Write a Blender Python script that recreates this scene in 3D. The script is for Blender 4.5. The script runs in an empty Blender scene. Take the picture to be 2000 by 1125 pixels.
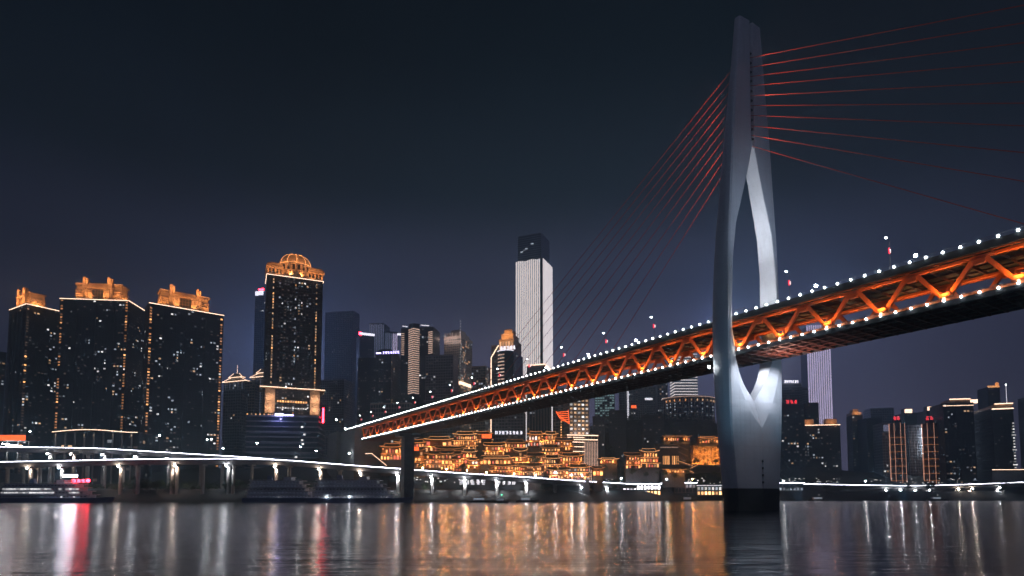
import bpy, math, random
import numpy as np
from mathutils import Vector, Matrix
R = math.radians
random.seed(7)
scene = bpy.context.scene
col = scene.collection

# ------------------------------------------------------------------ camera
F, V0, HC, PITCH = 1200.0, 885.5, 5.4, R(3.89)
cp, sp = math.cos(PITCH), math.sin(PITCH)
cam_d = bpy.data.cameras.new('camera')
cam = bpy.data.objects.new('camera', cam_d)
col.objects.link(cam)
cam.location = (0, 0, HC)
cam.rotation_euler = (R(90) + PITCH, 0, 0)
cam_d.sensor_width = 36
cam_d.lens = 36 * F / 2000
cam_d.shift_y = (V0 - 562.5) / 2000
cam_d.clip_start, cam_d.clip_end = .5, 20000
scene.camera = cam

# ------------------------------------------------------------------ night sky
world = bpy.data.worlds.new('World')
scene.world = world
world.use_nodes = True
nt = world.node_tree
nt.nodes.clear()
N = nt.nodes.new
L = nt.links.new
out = N('ShaderNodeOutputWorld')
sky = N('ShaderNodeTexSky')
sky.sky_type = 'NISHITA'
sky.sun_disc = False
sky.sun_elevation = R(-6)
sky.sun_rotation = R(300)
bg_sky = N('ShaderNodeBackground')
L(sky.outputs[0], bg_sky.inputs[0])
bg_sky.inputs[1].default_value = .004
tc = N('ShaderNodeTexCoord')
sx = N('ShaderNodeSeparateXYZ')
L(tc.outputs['Generated'], sx.inputs[0])
ramp = N('ShaderNodeValToRGB')             # city glow falling off with elevation
L(sx.outputs['Z'], ramp.inputs[0])
cr = ramp.color_ramp
cr.interpolation = 'EASE'
cr.elements[0].position, cr.elements[0].color = 0.0, (.150, .138, .245, 1)
cr.elements[1].position, cr.elements[1].color = .62, (.0022, .0066, .0082, 1)
for p_, c_ in ((.20, (.108, .104, .186, 1)), (.33, (.036, .040, .074, 1)), (.46, (.0075, .0140, .0190, 1))):
    e = cr.elements.new(p_); e.color = c_
# the glow is strongest over the middle of the city
dot = N('ShaderNodeVectorMath'); dot.operation = 'DOT_PRODUCT'
L(tc.outputs['Generated'], dot.inputs[0])
az = R(6)
dot.inputs[1].default_value = (math.sin(az), math.cos(az), 0)
mr = N('ShaderNodeMapRange')
mr.interpolation_type = 'SMOOTHSTEP'
L(dot.outputs['Value'], mr.inputs[0])
mr.inputs[1].default_value, mr.inputs[2].default_value = .70, 1.0
mr.inputs[3].default_value, mr.inputs[4].default_value = .52, 1.36
bg = N('ShaderNodeBackground')
L(ramp.outputs[0], bg.inputs[0])
L(mr.outputs[0], bg.inputs[1])
addw = N('ShaderNodeAddShader')
L(bg.outputs[0], addw.inputs[0]); L(bg_sky.outputs[0], addw.inputs[1])
L(addw.outputs[0], out.inputs[0])

# added faint cool fill sun from behind the camera, lifting dark ships and facades
fill_d = bpy.data.lights.new('fill_sun', 'SUN')
fill_d.energy = .075; fill_d.angle = R(12); fill_d.color = (.50, .70, 1.0)
fill_obj = bpy.data.objects.new('fill_sun', fill_d)
col.objects.link(fill_obj)
fill_obj.rotation_euler = (R(66), 0, R(-24))

scene.view_settings.view_transform = 'Standard'
scene.view_settings.look = 'None'
scene.view_settings.exposure = 0
scene.view_settings.gamma = 1
scene.view_settings.use_curve_mapping = False
scene.render.engine = 'CYCLES'
cy = scene.cycles
cy.use_denoising = True
cy.max_bounces = 5
cy.diffuse_bounces = 2
cy.glossy_bounces = 3
cy.volume_bounces = 0
cy.sample_clamp_indirect = 4
cy.light_sampling_threshold = 0
cy.caustics_reflective = False
cy.caustics_refractive = False

# ------------------------------------------------------------------ photo geometry
def KT(v):
    vv = (V0 - v) / F
    return cp - vv * sp, sp + vv * cp

def Zv(v, Y):
    a, b = KT(v)
    return HC + Y * b / a

def P(u, v, Y):
    a, b = KT(v)
    t = Y / a
    return Vector(((u - 1000) / F * t, Y, HC + t * b))

def K(u, v):
    return (u - 1000) / F / KT(v)[0]

# ------------------------------------------------------------------ materials
def mat(name, c, rough=.6, metal=0, emit=None, st=0, var=.18, scale=.25, vary=False, spec=.4):
    m = bpy.data.materials.new(name)
    m.use_nodes = True
    n = m.node_tree.nodes; l = m.node_tree.links
    b = n['Principled BSDF']
    b.inputs['Roughness'].default_value = rough
    b.inputs['Metallic'].default_value = metal
    b.inputs['Specular IOR Level'].default_value = spec
    b.inputs['Base Color'].default_value = (*c, 1)
    if var and not emit:
        t = n.new('ShaderNodeTexCoord')
        nz = n.new('ShaderNodeTexNoise'); nz.inputs['Scale'].default_value = scale
        nz.inputs['Detail'].default_value = 5
        l.new(t.outputs['Object'], nz.inputs['Vector'])
        r = n.new('ShaderNodeValToRGB')
        r.color_ramp.elements[0].position, r.color_ramp.elements[1].position = .3, .7
        r.color_ramp.elements[0].color = (*[x * (1 - var) for x in c], 1)
        r.color_ramp.elements[1].color = (*[min(1, x * (1 + var)) for x in c], 1)
        l.new(nz.outputs[0], r.inputs[0]); l.new(r.outputs[0], b.inputs['Base Color'])
    if emit:
        b.inputs['Emission Color'].default_value = (*emit, 1)
        b.inputs['Emission Strength'].default_value = st
        if vary:
            oi = n.new('ShaderNodeObjectInfo')
            q = n.new('ShaderNodeMapRange')
            q.inputs[3].default_value, q.inputs[4].default_value = st * .25, st * 1.5
            l.new(oi.outputs['Random'], q.inputs[0])
            l.new(q.outputs[0], b.inputs['Emission Strength'])
    return m

AMB = (1, .40, .10)
M = dict(
    pylon=mat('pylon_paint', (.62, .64, .68), .45, var=.05, scale=.08),
    plinth=mat('wet_concrete', (.045, .048, .05), .5),
    conc=mat('concrete', (.30, .29, .28), .8),
    conc_d=mat('dark_concrete', (.12, .12, .125), .8),
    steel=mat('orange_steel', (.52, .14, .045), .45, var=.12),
    steel_shade=mat('orange_steel_shaded', (.085, .026, .015), .55),  # same orange steel, with the shade of the unlit beams put into its colour
    cable=mat('red_cable', (.48, .07, .03), .5, var=0),
    dark=mat('dark_steel', (.045, .05, .055), .5),
    rail=mat('rail_metal', (.22, .23, .25), .4, .4),
    asphalt=mat('asphalt', (.05, .05, .052), .85),
    glass=mat('night_glass', (.012, .016, .02), .3, var=0, spec=.5),
    glass_b=mat('blue_glass', (.02, .035, .06), .15, var=0),
    wall=mat('grey_brown_render', (.085, .09, .10), .8),
    wall_d=mat('dark_render', (.045, .060, .074), .8),
    wall_b=mat('blue_grey_cladding', (.24, .27, .33), .6),
    wall_l=mat('pale_stone', (.40, .37, .34), .8),
    stone=mat('crown_stone', (.46, .36, .26), .8),
    wood=mat('brown_timber', (.16, .08, .045), .7, scale=1.5),
    tile=mat('roof_tile', (.07, .06, .055), .7, scale=2),
    ship=mat('ship_white', (.76, .78, .86), .5),
    hull=mat('ship_hull', (.20, .25, .42), .45),
    soil=mat('bank_soil', (.040, .042, .042), .95, scale=.05),
    leaf=mat('foliage', (.045, .07, .03), .7, var=.5, scale=.4),
    bark=mat('bark', (.08, .06, .045), .9),
    bulb=mat('bulb_white', (.8, .8, .8), emit=(.90, .96, 1), st=40),
    flood=mat('flood_lamp_white', (.8, .8, .8), emit=(.92, .96, 1), st=210),
    pier_f=mat('pier_flood', (.8, .8, .8), emit=(.90, .92, 1), st=1000),
    pier_w=mat('pier_flood_warm', (.8, .8, .8), emit=(1, .80, .66), st=1000),
    red_d=mat('sign_red_dim', (.8, .1, .1), emit=(1, .05, .07), st=1.6),
    panel=mat('light_panel', (.8, .8, .8), emit=(.84, .82, 1), st=85),
    f_amb=mat('flood_lamp_amber', (.8, .6, .4), emit=(1, .36, .09), st=420),
    led=mat('led_white', (.8, .8, .8), emit=(.84, .84, 1), st=17),
    led_d=mat('led_dim_white', (.8, .8, .8), emit=(.95, .92, 1), st=1.6),
    led_a=mat('led_amber', (.8, .6, .3), emit=(1, .42, .15), st=1.7),
    led_o=mat('led_orange', (.8, .5, .2), emit=(1, .34, .09), st=1.5),
    led_f=mat('led_faint', (.6, .4, .2), emit=(1, .36, .11), st=.55),
    led_n=mat('led_narrow', (.8, .5, .4), emit=(1, .50, .34), st=1.2),
    led_p=mat('led_peach', (.8, .6, .5), emit=(1, .66, .46), st=4.0),
    led_s=mat('led_stripe', (.8, .6, .5), emit=(1, .66, .52), st=.9),
    led_c=mat('led_column_white', (.8, .75, .75), emit=(1, .90, .90), st=1.25),
    led_v=mat('led_violet', (.7, .6, .8), emit=(.78, .68, 1), st=1.05),
    led_b=mat('led_blue', (.5, .6, .8), emit=(.42, .50, .78), st=.30),
    led_t=mat('led_teal', (.5, .8, .8), emit=(.45, .72, .72), st=.5),
    purple=mat('sign_violet', (.6, .5, .8), emit=(.52, .46, 1), st=7),
    white=mat('sign_white', (.8, .8, .8), emit=(.88, .86, 1), st=2.6),
    red=mat('sign_red', (.8, .1, .1), emit=(1, .02, .04), st=44),
    orange=mat('sign_orange', (.8, .3, .1), emit=(1, .12, .025), st=2.6),
    green=mat('lamp_green', (.1, .8, .4), emit=(.1, 1, .5), st=8),
    w_cool=mat('window_cool', (.5, .5, .5), emit=(.66, .76, .88), st=.75, vary=True),
    w_white=mat('window_white', (.5, .5, .5), emit=(.95, .93, .92), st=1.5, vary=True),
    w_warm=mat('window_warm', (.5, .4, .3), emit=(1, .60, .32), st=.9, vary=True),
    w_amb=mat('window_amber', (.5, .4, .3), emit=(1, .42, .14), st=1.5, vary=True),
    w_gold=mat('window_gold', (.5, .4, .3), emit=(1, .45, .15), st=2.3, vary=True),
    w_quay=mat('window_quay', (.5, .5, .5), emit=(.95, .90, .95), st=7, vary=True),
    w_quay_a=mat('window_quay_amber', (.5, .5, .5), emit=(1, .50, .20), st=5, vary=True),
    w_dim=mat('window_dim_cool', (.3, .3, .3), emit=(.62, .72, .82), st=.10),
    w_cabin=mat('window_cabin', (.3, .3, .3), emit=(.55, .62, .95), st=.085),
    w_dimw=mat('window_dim_warm', (.3, .3, .3), emit=(1, .62, .42), st=.09),
    w_stair=mat('window_stair', (.5, .4, .3), emit=(1, .40, .14), st=.75, vary=True),
    w_red=mat('window_red', (.5, .2, .2), emit=(1, .22, .16), st=.8, vary=True),
)

n = M['pylon'].node_tree.nodes; l = M['pylon'].node_tree.links
b = n['Principled BSDF']; src = b.inputs['Base Color'].links[0].from_socket
t = n.new('ShaderNodeTexCoord'); sz = n.new('ShaderNodeSeparateXYZ'); l.new(t.outputs['Object'], sz.inputs[0])
md = n.new('ShaderNodeMath'); md.operation = 'PINGPONG'; md.inputs[1].default_value = 2.25; l.new(sz.outputs['Z'], md.inputs[0])
gt = n.new('ShaderNodeMath'); gt.operation = 'LESS_THAN'; gt.inputs[1].default_value = .07; l.new(md.outputs[0], gt.inputs[0])
mpp = n.new('ShaderNodeMapping'); mpp.inputs['Scale'].default_value = (1, 1, .05); l.new(t.outputs['Object'], mpp.inputs['Vector'])
stn = n.new('ShaderNodeTexNoise'); stn.inputs['Scale'].default_value = .9; stn.inputs['Detail'].default_value = 6; l.new(mpp.outputs[0], stn.inputs['Vector'])
sr = n.new('ShaderNodeMapRange'); sr.inputs[1].default_value, sr.inputs[2].default_value, sr.inputs[3].default_value, sr.inputs[4].default_value = .5, .75, 0, .22; l.new(stn.outputs[0], sr.inputs[0])
sm_ = n.new('ShaderNodeMath'); sm_.operation = 'MULTIPLY_ADD'; sm_.inputs[1].default_value = .22; l.new(gt.outputs[0], sm_.inputs[0]); l.new(sr.outputs[0], sm_.inputs[2])
mx = n.new('ShaderNodeMix'); mx.data_type = 'RGBA'; l.new(sm_.outputs[0], mx.inputs['Factor']); l.new(src, mx.inputs['A']); mx.inputs['B'].default_value = (.22, .22, .21, 1); l.new(mx.outputs['Result'], b.inputs['Base Color'])

# thousands of small weak glows are found by the rays themselves; only the strong lamps are sampled as lights
for k_, m_ in M.items():
    if k_ not in ('flood', 'pier_f', 'pier_w', 'f_amb', 'panel', 'red'):
        m_.cycles.emission_sampling = 'NONE'

# ------------------------------------------------------------------ mesh helpers
class MB:
    def __init__(s):
        s.v = []; s.f = []
    def box(s, a, b):
        x0, y0, z0 = a; x1, y1, z1 = b
        i = len(s.v)
        s.v += [(x0, y0, z0), (x1, y0, z0), (x1, y1, z0), (x0, y1, z0), (x0, y0, z1), (x1, y0, z1), (x1, y1, z1), (x0, y1, z1)]
        s.f += [(i, i+3, i+2, i+1), (i+4, i+5, i+6, i+7), (i, i+1, i+5, i+4), (i+1, i+2, i+6, i+5), (i+2, i+3, i+7, i+6), (i+3, i, i+4, i+7)]
        return s
    def beam(s, p, q, w, h, up=(0, 0, 1)):
        p = Vector(p); q = Vector(q); d = (q - p).normalized()
        up = Vector(up)
        x = d.cross(up)
        if x.length < 1e-4: x = d.cross(Vector((1, 0, 0)))
        x.normalize(); y = x.cross(d)
        i = len(s.v)
        for c in (p, q):
            for a, b in ((-1, -1), (1, -1), (1, 1), (-1, 1)):
                s.v.append(tuple(c + x * (a * w / 2) + y * (b * h / 2)))
        s.f += [(i, i+1, i+2, i+3), (i+7, i+6, i+5, i+4)]
        for k in range(4):
            j = (k + 1) % 4
            s.f.append((i + k, i + 4 + k, i + 4 + j, i + j))
        return s
    def tube(s, p, q, r0, r1=None, n=6):
        r1 = r0 if r1 is None else r1
        p = Vector(p); q = Vector(q); d = (q - p).normalized()
        x = d.orthogonal().normalized(); y = d.cross(x)
        i = len(s.v)
        for c, r in ((p, r0), (q, r1)):
            for k in range(n):
                a = 2 * math.pi * k / n
                s.v.append(tuple(c + x * (r * math.cos(a)) + y * (r * math.sin(a))))
        for k in range(n):
            j = (k + 1) % n
            s.f.append((i + k, i + j, i + n + j, i + n + k))
        s.f.append(tuple(range(i + n - 1, i - 1, -1))); s.f.append(tuple(range(i + n, i + 2 * n)))
        return s
    def prism(s, pts, z0, z1):
        n = len(pts); i = len(s.v)
        s.v += [(x, y, z0) for x, y in pts] + [(x, y, z1) for x, y in pts]
        for k in range(n):
            j = (k + 1) % n
            s.f.append((i + k, i + j, i + n + j, i + n + k))
        s.f.append(tuple(range(i + n - 1, i - 1, -1))); s.f.append(tuple(range(i + n, i + 2 * n)))
        return s
    def loft(s, secs, caps=True):
        i = len(s.v); n = len(secs[0])
        for q in secs: s.v += [tuple(p) for p in q]
        for a in range(len(secs) - 1):
            for k in range(n):
                j = (k + 1) % n
                s.f.append((i + a*n + k, i + a*n + j, i + (a+1)*n + j, i + (a+1)*n + k))
        if caps:
            s.f.append(tuple(range(i + n - 1, i - 1, -1)))
            e = i + (len(secs) - 1) * n
            s.f.append(tuple(range(e, e + n)))
        return s
    def quad(s, a, b, c, d):
        i = len(s.v); s.v += [tuple(a), tuple(b), tuple(c), tuple(d)]; s.f.append((i, i+1, i+2, i+3))
        return s
    def ball(s, c, r, sz=1):
        i = len(s.v); c = Vector(c)
        s.v.append(tuple(c + Vector((0, 0, r * sz))))
        for lat in (45, 0, -45):
            for k in range(8):
                a = k * math.pi / 4
                s.v.append((c.x + r*math.cos(R(lat))*math.cos(a), c.y + r*math.cos(R(lat))*math.sin(a), c.z + r*sz*math.sin(R(lat))))
        s.v.append(tuple(c - Vector((0, 0, r * sz))))
        for k in range(8):
            j = (k + 1) % 8
            s.f.append((i, i+1+k, i+1+j))
            for b in (1, 9): s.f.append((i+b+k, i+b+8+k, i+b+8+j, i+b+j))
            s.f.append((i+17+k, i+25, i+17+j))
        return s
    def mesh(s, name, m, smooth=False):
        me = bpy.data.meshes.new(name)
        me.from_pydata(s.v, [], s.f)
        if m: me.materials.append(M[m] if isinstance(m, str) else m)
        if smooth: me.polygons.foreach_set('use_smooth', [True] * len(me.polygons))
        me.update()
        return me
    def build(s, name, m, parent=None, kind=None, smooth=False, label=None):
        o = bpy.data.objects.new(name, s.mesh(name, m, smooth))
        col.objects.link(o)
        if parent: o.parent = parent
        if kind: o['kind'] = kind
        if label: o['label'] = label
        return o

def thing(name, label, cat, loc=(0, 0, 0), rz=0, group=None):
    o = bpy.data.objects.new(name, None)
    col.objects.link(o)
    o.location = loc; o.rotation_euler = (0, 0, rz)
    o.empty_display_size = 1
    o['label'] = label; o['category'] = cat
    if group: o['group'] = group
    return o

def inst(name, me, parent, loc=(0, 0, 0), rot=(0, 0, 0), sc=(1, 1, 1)):
    o = bpy.data.objects.new(name, me)
    col.objects.link(o)
    o.parent = parent; o.location = loc; o.rotation_euler = rot; o.scale = sc
    return o

def copy_tree(o, parent=None):
    c = o.copy(); col.objects.link(c)
    if parent: c.parent = parent
    for ch in list(o.children): copy_tree(ch, c)
    return c

def lamp(kind, name, parent, loc, power, color, aim=None, angle=60, blend=.6, size=.3):
    d = bpy.data.lights.new(name, kind)
    d.energy = power; d.color = color
    d.volume_factor = 1.0 if name == 'added_haze_glow' else .25
    d.shadow_soft_size = size
    if kind == 'SPOT':
        d.spot_size = R(angle); d.spot_blend = blend
    o = bpy.data.objects.new(name, d)
    col.objects.link(o)
    if parent: o.parent = parent
    o.location = loc
    if aim is not None:
        o.rotation_euler = (Vector(aim) - Vector(loc)).to_track_quat('-Z', 'Y').to_euler()
    return o

UNIT = {}
def unit_box(m):                 # a panel 1 wide (x), 1 high (z), standing 1 proud of y = 0 towards -y
    if m not in UNIT: UNIT[m] = MB().box((-.5, -1, 0), (.5, 0, 1)).mesh('panel_' + m, m)
    return UNIT[m]
BALL = {}
def unit_ball(m):
    if m not in BALL: BALL[m] = MB().ball((0, 0, 0), 1).mesh('globe_' + m, m, True)
    return BALL[m]

def glyphs(mb, x0, z0, n, w, h, y=-.3, gap=.25, seed=0, t=.14):
    """n upright characters made of crossing strokes, too blurred in the photo to be read"""
    rr = random.Random(seed)
    for i in range(n):
        a = x0 + i * (w * (1 + gap))
        th = t * h
        for k in range(3):
            z = z0 + h * (.08 + .4 * k)
            b, e = sorted((rr.uniform(0, .3), rr.uniform(.7, 1)))
            mb.box((a + b * w, y, z - th / 2), (a + e * w, 0, z + th / 2))
        for k in range(2):
            x = a + w * rr.choice((.15, .35, .5, .65, .85))
            b, e = rr.uniform(0, .4), rr.uniform(.6, 1)
            mb.box((x - th / 2, y - .02, z0 + b * h), (x + th / 2, -.02, z0 + e * h))

# ------------------------------------------------------------------ water and land
def shore(x):
    return float(np.interp(x, (-1400, -420, -90, 60, 140, 330, 700, 1400), (520, 500, 498, 530, 590, 610, 640, 700)))

w = MB()
w.quad((-1400, -80, 0), (1400, -80, 0), (1400, 720, 0), (-1400, 720, 0))
wm = mat('river_water', (.004, .009, .015), .15, var=0, spec=.5)
n = wm.node_tree.nodes; l = wm.node_tree.links
b = n['Principled BSDF']
b.inputs['IOR'].default_value = 1.33
t = n.new('ShaderNodeTexCoord')
mp = n.new('ShaderNodeMapping'); mp.inputs['Scale'].default_value = (.35, 1.2, 1)
l.new(t.outputs['Object'], mp.inputs['Vector'])
n1 = n.new('ShaderNodeTexNoise'); n1.inputs['Scale'].default_value = .55; n1.inputs['Detail'].default_value = 4
mp2 = n.new('ShaderNodeMapping'); mp2.inputs['Scale'].default_value = (.10, .55, 1)
l.new(t.outputs['Object'], mp2.inputs['Vector'])
n2 = n.new('ShaderNodeTexNoise'); n2.inputs['Scale'].default_value = .16; n2.inputs['Detail'].default_value = 3
l.new(mp.outputs[0], n1.inputs['Vector']); l.new(mp2.outputs[0], n2.inputs['Vector'])
ad = n.new('ShaderNodeMath'); ad.operation = 'MULTIPLY_ADD'
l.new(n2.outputs[0], ad.inputs[0]); ad.inputs[1].default_value = 2.5; l.new(n1.outputs[0], ad.inputs[2])
bp = n.new('ShaderNodeBump'); bp.inputs['Strength'].default_value = .7; bp.inputs['Distance'].default_value = .20
l.new(ad.outputs[0], bp.inputs['Height']); l.new(bp.outputs[0], b.inputs['Normal'])
w.build('river_water', wm, kind='structure')

land = MB()
xs = list(range(-1400, 1401, 40))
prof = ((0, -1.5), (3, .6), (16, 7), (20, 9.5), (34, 10.5), (60, 12))
def land_z(x, dback):
    # Yuzhong hill: steep behind the old-style houses, lower towards the right
    top = float(np.interp(x, (-1400, -300, -190, -60, 60, 115, 240, 330, 420, 1400), (40, 34, 52, 58, 62, 102, 100, 66, 36, 30)))
    a = float(np.interp(dback, (60, 95, 150, 260, 900), (12, 18, top * .95, top, top + 14)))
    bump = 3 * math.sin(x * .021) * math.sin(dback * .033) if dback > 70 else 0
    return a + bump
rows = []
for x in xs:
    row = [(x, shore(x) + d, z) for d, z in prof]
    for d in (80, 95, 115, 150, 200, 260, 400, 620, 860):
        row.append((x, shore(x) + d, land_z(x, d)))
    rows.append(row)
nr = len(rows[0])
land.v = [p for r in rows for p in r]
for i in range(len(rows) - 1):
    for j in range(nr - 1):
        land.f.append((i*nr + j, (i+1)*nr + j, (i+1)*nr + j + 1, i*nr + j + 1))
land.build('riverbank', 'soil', kind='structure')

# ------------------------------------------------------------------ bridge frame
DIR = Vector((-.5326, .8464, 0)); TR = Vector((.8464, .5326, 0))
T0 = Vector((86.1, 221.2, 0))
bridge = thing('cable_stayed_bridge', 'long orange truss bridge hung from one pale needle-eye pylon by red cables', 'bridge', T0, math.atan2(TR.y, TR.x))
# local frame of the bridge: x = across (to the right bank side), y = along, away from the camera, z = up
def loc2w(x, y, z): return T0 + TR * x + DIR * y + Vector((0, 0, z))
S0, S1U, S1L = -235, 447, 404
EDGE = 12.3
TRUSS = 8.8
Z_LAMP, Z_TOP, Z_BOT, Z_LLAMP, Z_LOW = 68.45, 66.2, 57.6, 56.4, 54.6

# decks
d = MB(); d.box((-EDGE + .25, S0, Z_TOP + .5), (EDGE - .25, S1U, Z_TOP + 1.15))
ud = d.build('upper_deck', 'asphalt', bridge)
d = MB()
for s_ in (-1, 1): d.box((s_ * EDGE - .22, S0, Z_TOP - .05), (s_ * EDGE + .22, S1U, Z_LAMP - .35))
d.build('upper_fascia', 'dark', bridge)
d = MB()
for s_ in (-1, 1):
    for z in (Z_LAMP + .05, Z_LAMP + .65): d.box((s_ * EDGE - .05, S0, z), (s_ * EDGE + .05, S1U, z + .07))
    for k in range(int((S1U - S0) / 4)):
        y = S0 + 2 + k * 4
        d.box((s_ * EDGE - .06, y - .06, Z_LAMP - .35), (s_ * EDGE + .06, y + .06, Z_LAMP + .75))
d.build('railing', 'rail', bridge)
d = MB(); d.box((-TRUSS - .9, S0, Z_LOW + .9), (TRUSS + .9, S1L, Z_LOW + 1.5))
d.build('lower_deck', 'dark', bridge)
d = MB()
for s_ in (-1, 1): d.box((s_ * (TRUSS + 1.05) - .15, S0, Z_LOW + .2), (s_ * (TRUSS + 1.05) + .15, S1L, Z_LLAMP - .2))
d.build('lower_fascia', 'dark', bridge)
d = MB()
for s_ in (-1, 1):
    for z in (Z_LLAMP + .45, Z_LLAMP + .95): d.box((s_ * (TRUSS + 1.05) - .04, S0, z), (s_ * (TRUSS + 1.05) + .04, S1L, z + .06))
d.build('lower_railing', 'rail', bridge)
# floor beams and stringers under the lower deck
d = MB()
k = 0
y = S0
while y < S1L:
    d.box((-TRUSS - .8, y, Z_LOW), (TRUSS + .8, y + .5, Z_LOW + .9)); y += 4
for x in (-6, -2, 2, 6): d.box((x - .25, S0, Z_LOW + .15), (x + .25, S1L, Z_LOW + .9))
d.build('lower_floor_beam', 'steel_shade', bridge, kind='stuff')
# ribs and side brackets under the upper deck
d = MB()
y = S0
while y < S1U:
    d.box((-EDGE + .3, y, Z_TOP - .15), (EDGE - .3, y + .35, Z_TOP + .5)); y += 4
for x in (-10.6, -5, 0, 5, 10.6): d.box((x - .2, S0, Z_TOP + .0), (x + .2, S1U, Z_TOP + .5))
d.build('upper_floor_beam', 'steel_shade', bridge, kind='stuff')
for s_ in (-1, 1):
    d = MB(); d.box((s_ * TRUSS - .55, S0, Z_TOP - .75), (s_ * TRUSS + .55, S1U - 40, Z_TOP - .05)); d.build('top_chord', 'steel', bridge)
    d = MB(); d.box((s_ * TRUSS - .5, S0, Z_BOT - 1.1), (s_ * TRUSS + .5, S1L, Z_BOT - .35)); d.build('bottom_chord', 'steel', bridge)
    d = MB(); d.box((s_ * (EDGE - .55) - .1, S0, Z_TOP - .45), (s_ * (EDGE - .55) + .1, S1U, Z_TOP - .1)); d.build('edge_beam', 'steel', bridge)
# truss diagonals, each a part, and the flood lamps at their feet
OR = (1, .40, .11)
dmesh = {}
for sg in (-1, 1):
    mb = MB(); mb.beam((0, sg * .55, -.3), (0, sg * 6.9, 8.2), 1.15, .8, (1, 0, 0))
    mb.beam((0, sg * .8, .75), (0, sg * 1.1, 1.12), 1.3, .95, (1, 0, 0))
    mb.beam((0, sg * 6.2, 7.2), (0, sg * 7.3, 7.7), 1.0, .9, (1, 0, 0))
    dmesh[sg] = mb.mesh('diagonal', 'steel')
fix = MB().box((-.25, -.25, 0), (.25, .25, .3)).mesh('flood_lamp', mat('flood_lamp_orange', (.8, .5, .3), emit=(1, .62, .28), st=4))
gus = MB().prism([(-1.7, 0), (1.7, 0), (1.2, 1.3), (-1.2, 1.3)], -.66, .66)
gus.v = [(z, x, y) for x, y, z in gus.v]
gus = gus.mesh('gusset_plate', 'steel')
nodes_y = []
k = -9
while True:
    y = 83.6 * -1 + k * 16 + .0
    k += 1
    if y < S0 + 8: continue
    if y > S1L - 6: break
    nodes_y.append(y)
for y in nodes_y:
    for s_ in (-1, 1):
        for sg in (-1, 1):
            inst('diagonal', dmesh[sg], bridge, (s_ * TRUSS, y, Z_BOT))
        inst('gusset_plate', gus, bridge, (s_ * TRUSS, y, Z_BOT - .2)); inst('gusset_plate', gus, bridge, (s_ * TRUSS, y + 8, Z_TOP - .9), (math.pi, 0, 0))
        g = inst('flood_lamp', fix, bridge, (s_ * (TRUSS + .9 * (1 if s_ < 0 else -1) * -1 * -1), y, Z_BOT - .55))
        g.location.x = s_ * TRUSS - .95          # both trusses are lit from their river side
        vis = y > -130
        if vis:
            lamp('SPOT', 'flood_light', bridge, (s_ * TRUSS - 2.1, y, Z_BOT - .6), 8500, OR, (s_ * TRUSS + .3, y, Z_TOP), 112, .9, .35)
# deck lamps
gl = unit_ball('bulb')
n_l = 0
y = S0 + 70
while y < S1U - 1:
    inst('deck_lamp', gl, bridge, (-EDGE - .35, y, Z_LAMP), sc=(.30,) * 3)
    if y < S1L - 2: inst('lower_deck_lamp', gl, bridge, (-TRUSS - 1.4, y + 1.3, Z_LLAMP), sc=(.30,) * 3)
    y += 4
# lamp posts with a pair of lit red and white banners
post = MB(); post.tube((0, 0, 0), (0, 0, 9.4), .11, .07, 6); post.tube((0, 0, 9.2), (-1.6, 0, 9.9), .06, .05, 5)
pm = post.mesh('lamp_post', 'rail')
bm_r = MB().box((-.28, -.1, 0), (.28, .1, 1.6)).mesh('banner_red', mat('banner_red', (.8, .1, .1), emit=(1, .03, .07), st=1.6))
bm_w = MB().box((-.26, -.12, .5), (.26, .12, 1.5)).mesh('banner_white', mat('banner_white', (.8, .8, .8), emit=(1, .80, .80), st=1.3))
ns = (-1.0, 1.81 - .05, 3.68, 7.43, 9.25, 11.2, 13.1, 15.0, 16.9, 18.8, 20.7, 22.6, 24.5, 26.4, 28.3, 30.2)
for n_ in ns:
    y = n_ * 16 - 83.6
    p_ = inst('lamp_post', pm, bridge, (-EDGE + .9, y, Z_TOP + 1.1))
    inst('lamp_head', gl, p_, (-1.7, 0, 9.9), sc=(.42, .3, .22))
    inst('banner', bm_r, p_, (-.45, -.1, 5.6)); inst('banner', bm_w, p_, (.42, .1, 5.6))
# a few very bright floods standing on the deck edge
fl = unit_ball('flood')
for y in (-83.6 + 16 * 1.33, -83.6 + 16 * 3.1, -83.6 + 16 * 8.05, -83.6 + 16 * 10.0, -83.6 + 16 * 12.1, S1U - 1):
    inst('edge_flood', fl, bridge, (-EDGE + .2, y, Z_LAMP + 1.5), sc=(.42,) * 3)

# ------------------------------------------------------------------ pylon
YP = 219.0
def itp(v, tab):
    a = [q[0] for q in tab]; c = [q[1] for q in tab]
    return float(np.interp(v, a, c))
tW = ((30, 5.6), (100, 6.9), (200, 9.2), (300, 11.2), (380, 12.3), (450, 13.4), (520, 14.1), (600, 14.5), (660, 14.9), (720, 14.9), (780, 14.7), (838, 14.2), (900, 13.2), (960, 12.1), (1010, 11.8))
tD = ((30, 2.4), (100, 2.9), (200, 3.5), (300, 4.4), (380, 5.3), (450, 6.2), (520, 7.0), (600, 7.6), (720, 7.4), (838, 6.6), (960, 6.3), (1010, 6.2))
tr = ((30, .3), (450, .35), (600, .5), (720, 1.0), (838, 1.6), (1010, 1.6))
tI = ((30, .3), (283, .3), (290, .4), (335, 2.8), (383, 5.7), (450, 10.0), (520, 12.1), (600, 12.9), (650, 12.7), (700, 10.6), (730, 7.9), (757, 4.7), (783, .02), (1010, .02))
tO = ((30, .9), (270, 1.0), (292, .7), (335, 3.0), (383, 5.95), (450, 10.3), (520, 12.5), (600, 13.4), (650, 13.9), (690, 13.5), (720, 12.6), (757, 10.2), (800, 6.3), (838, .03), (1010, .03))
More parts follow.
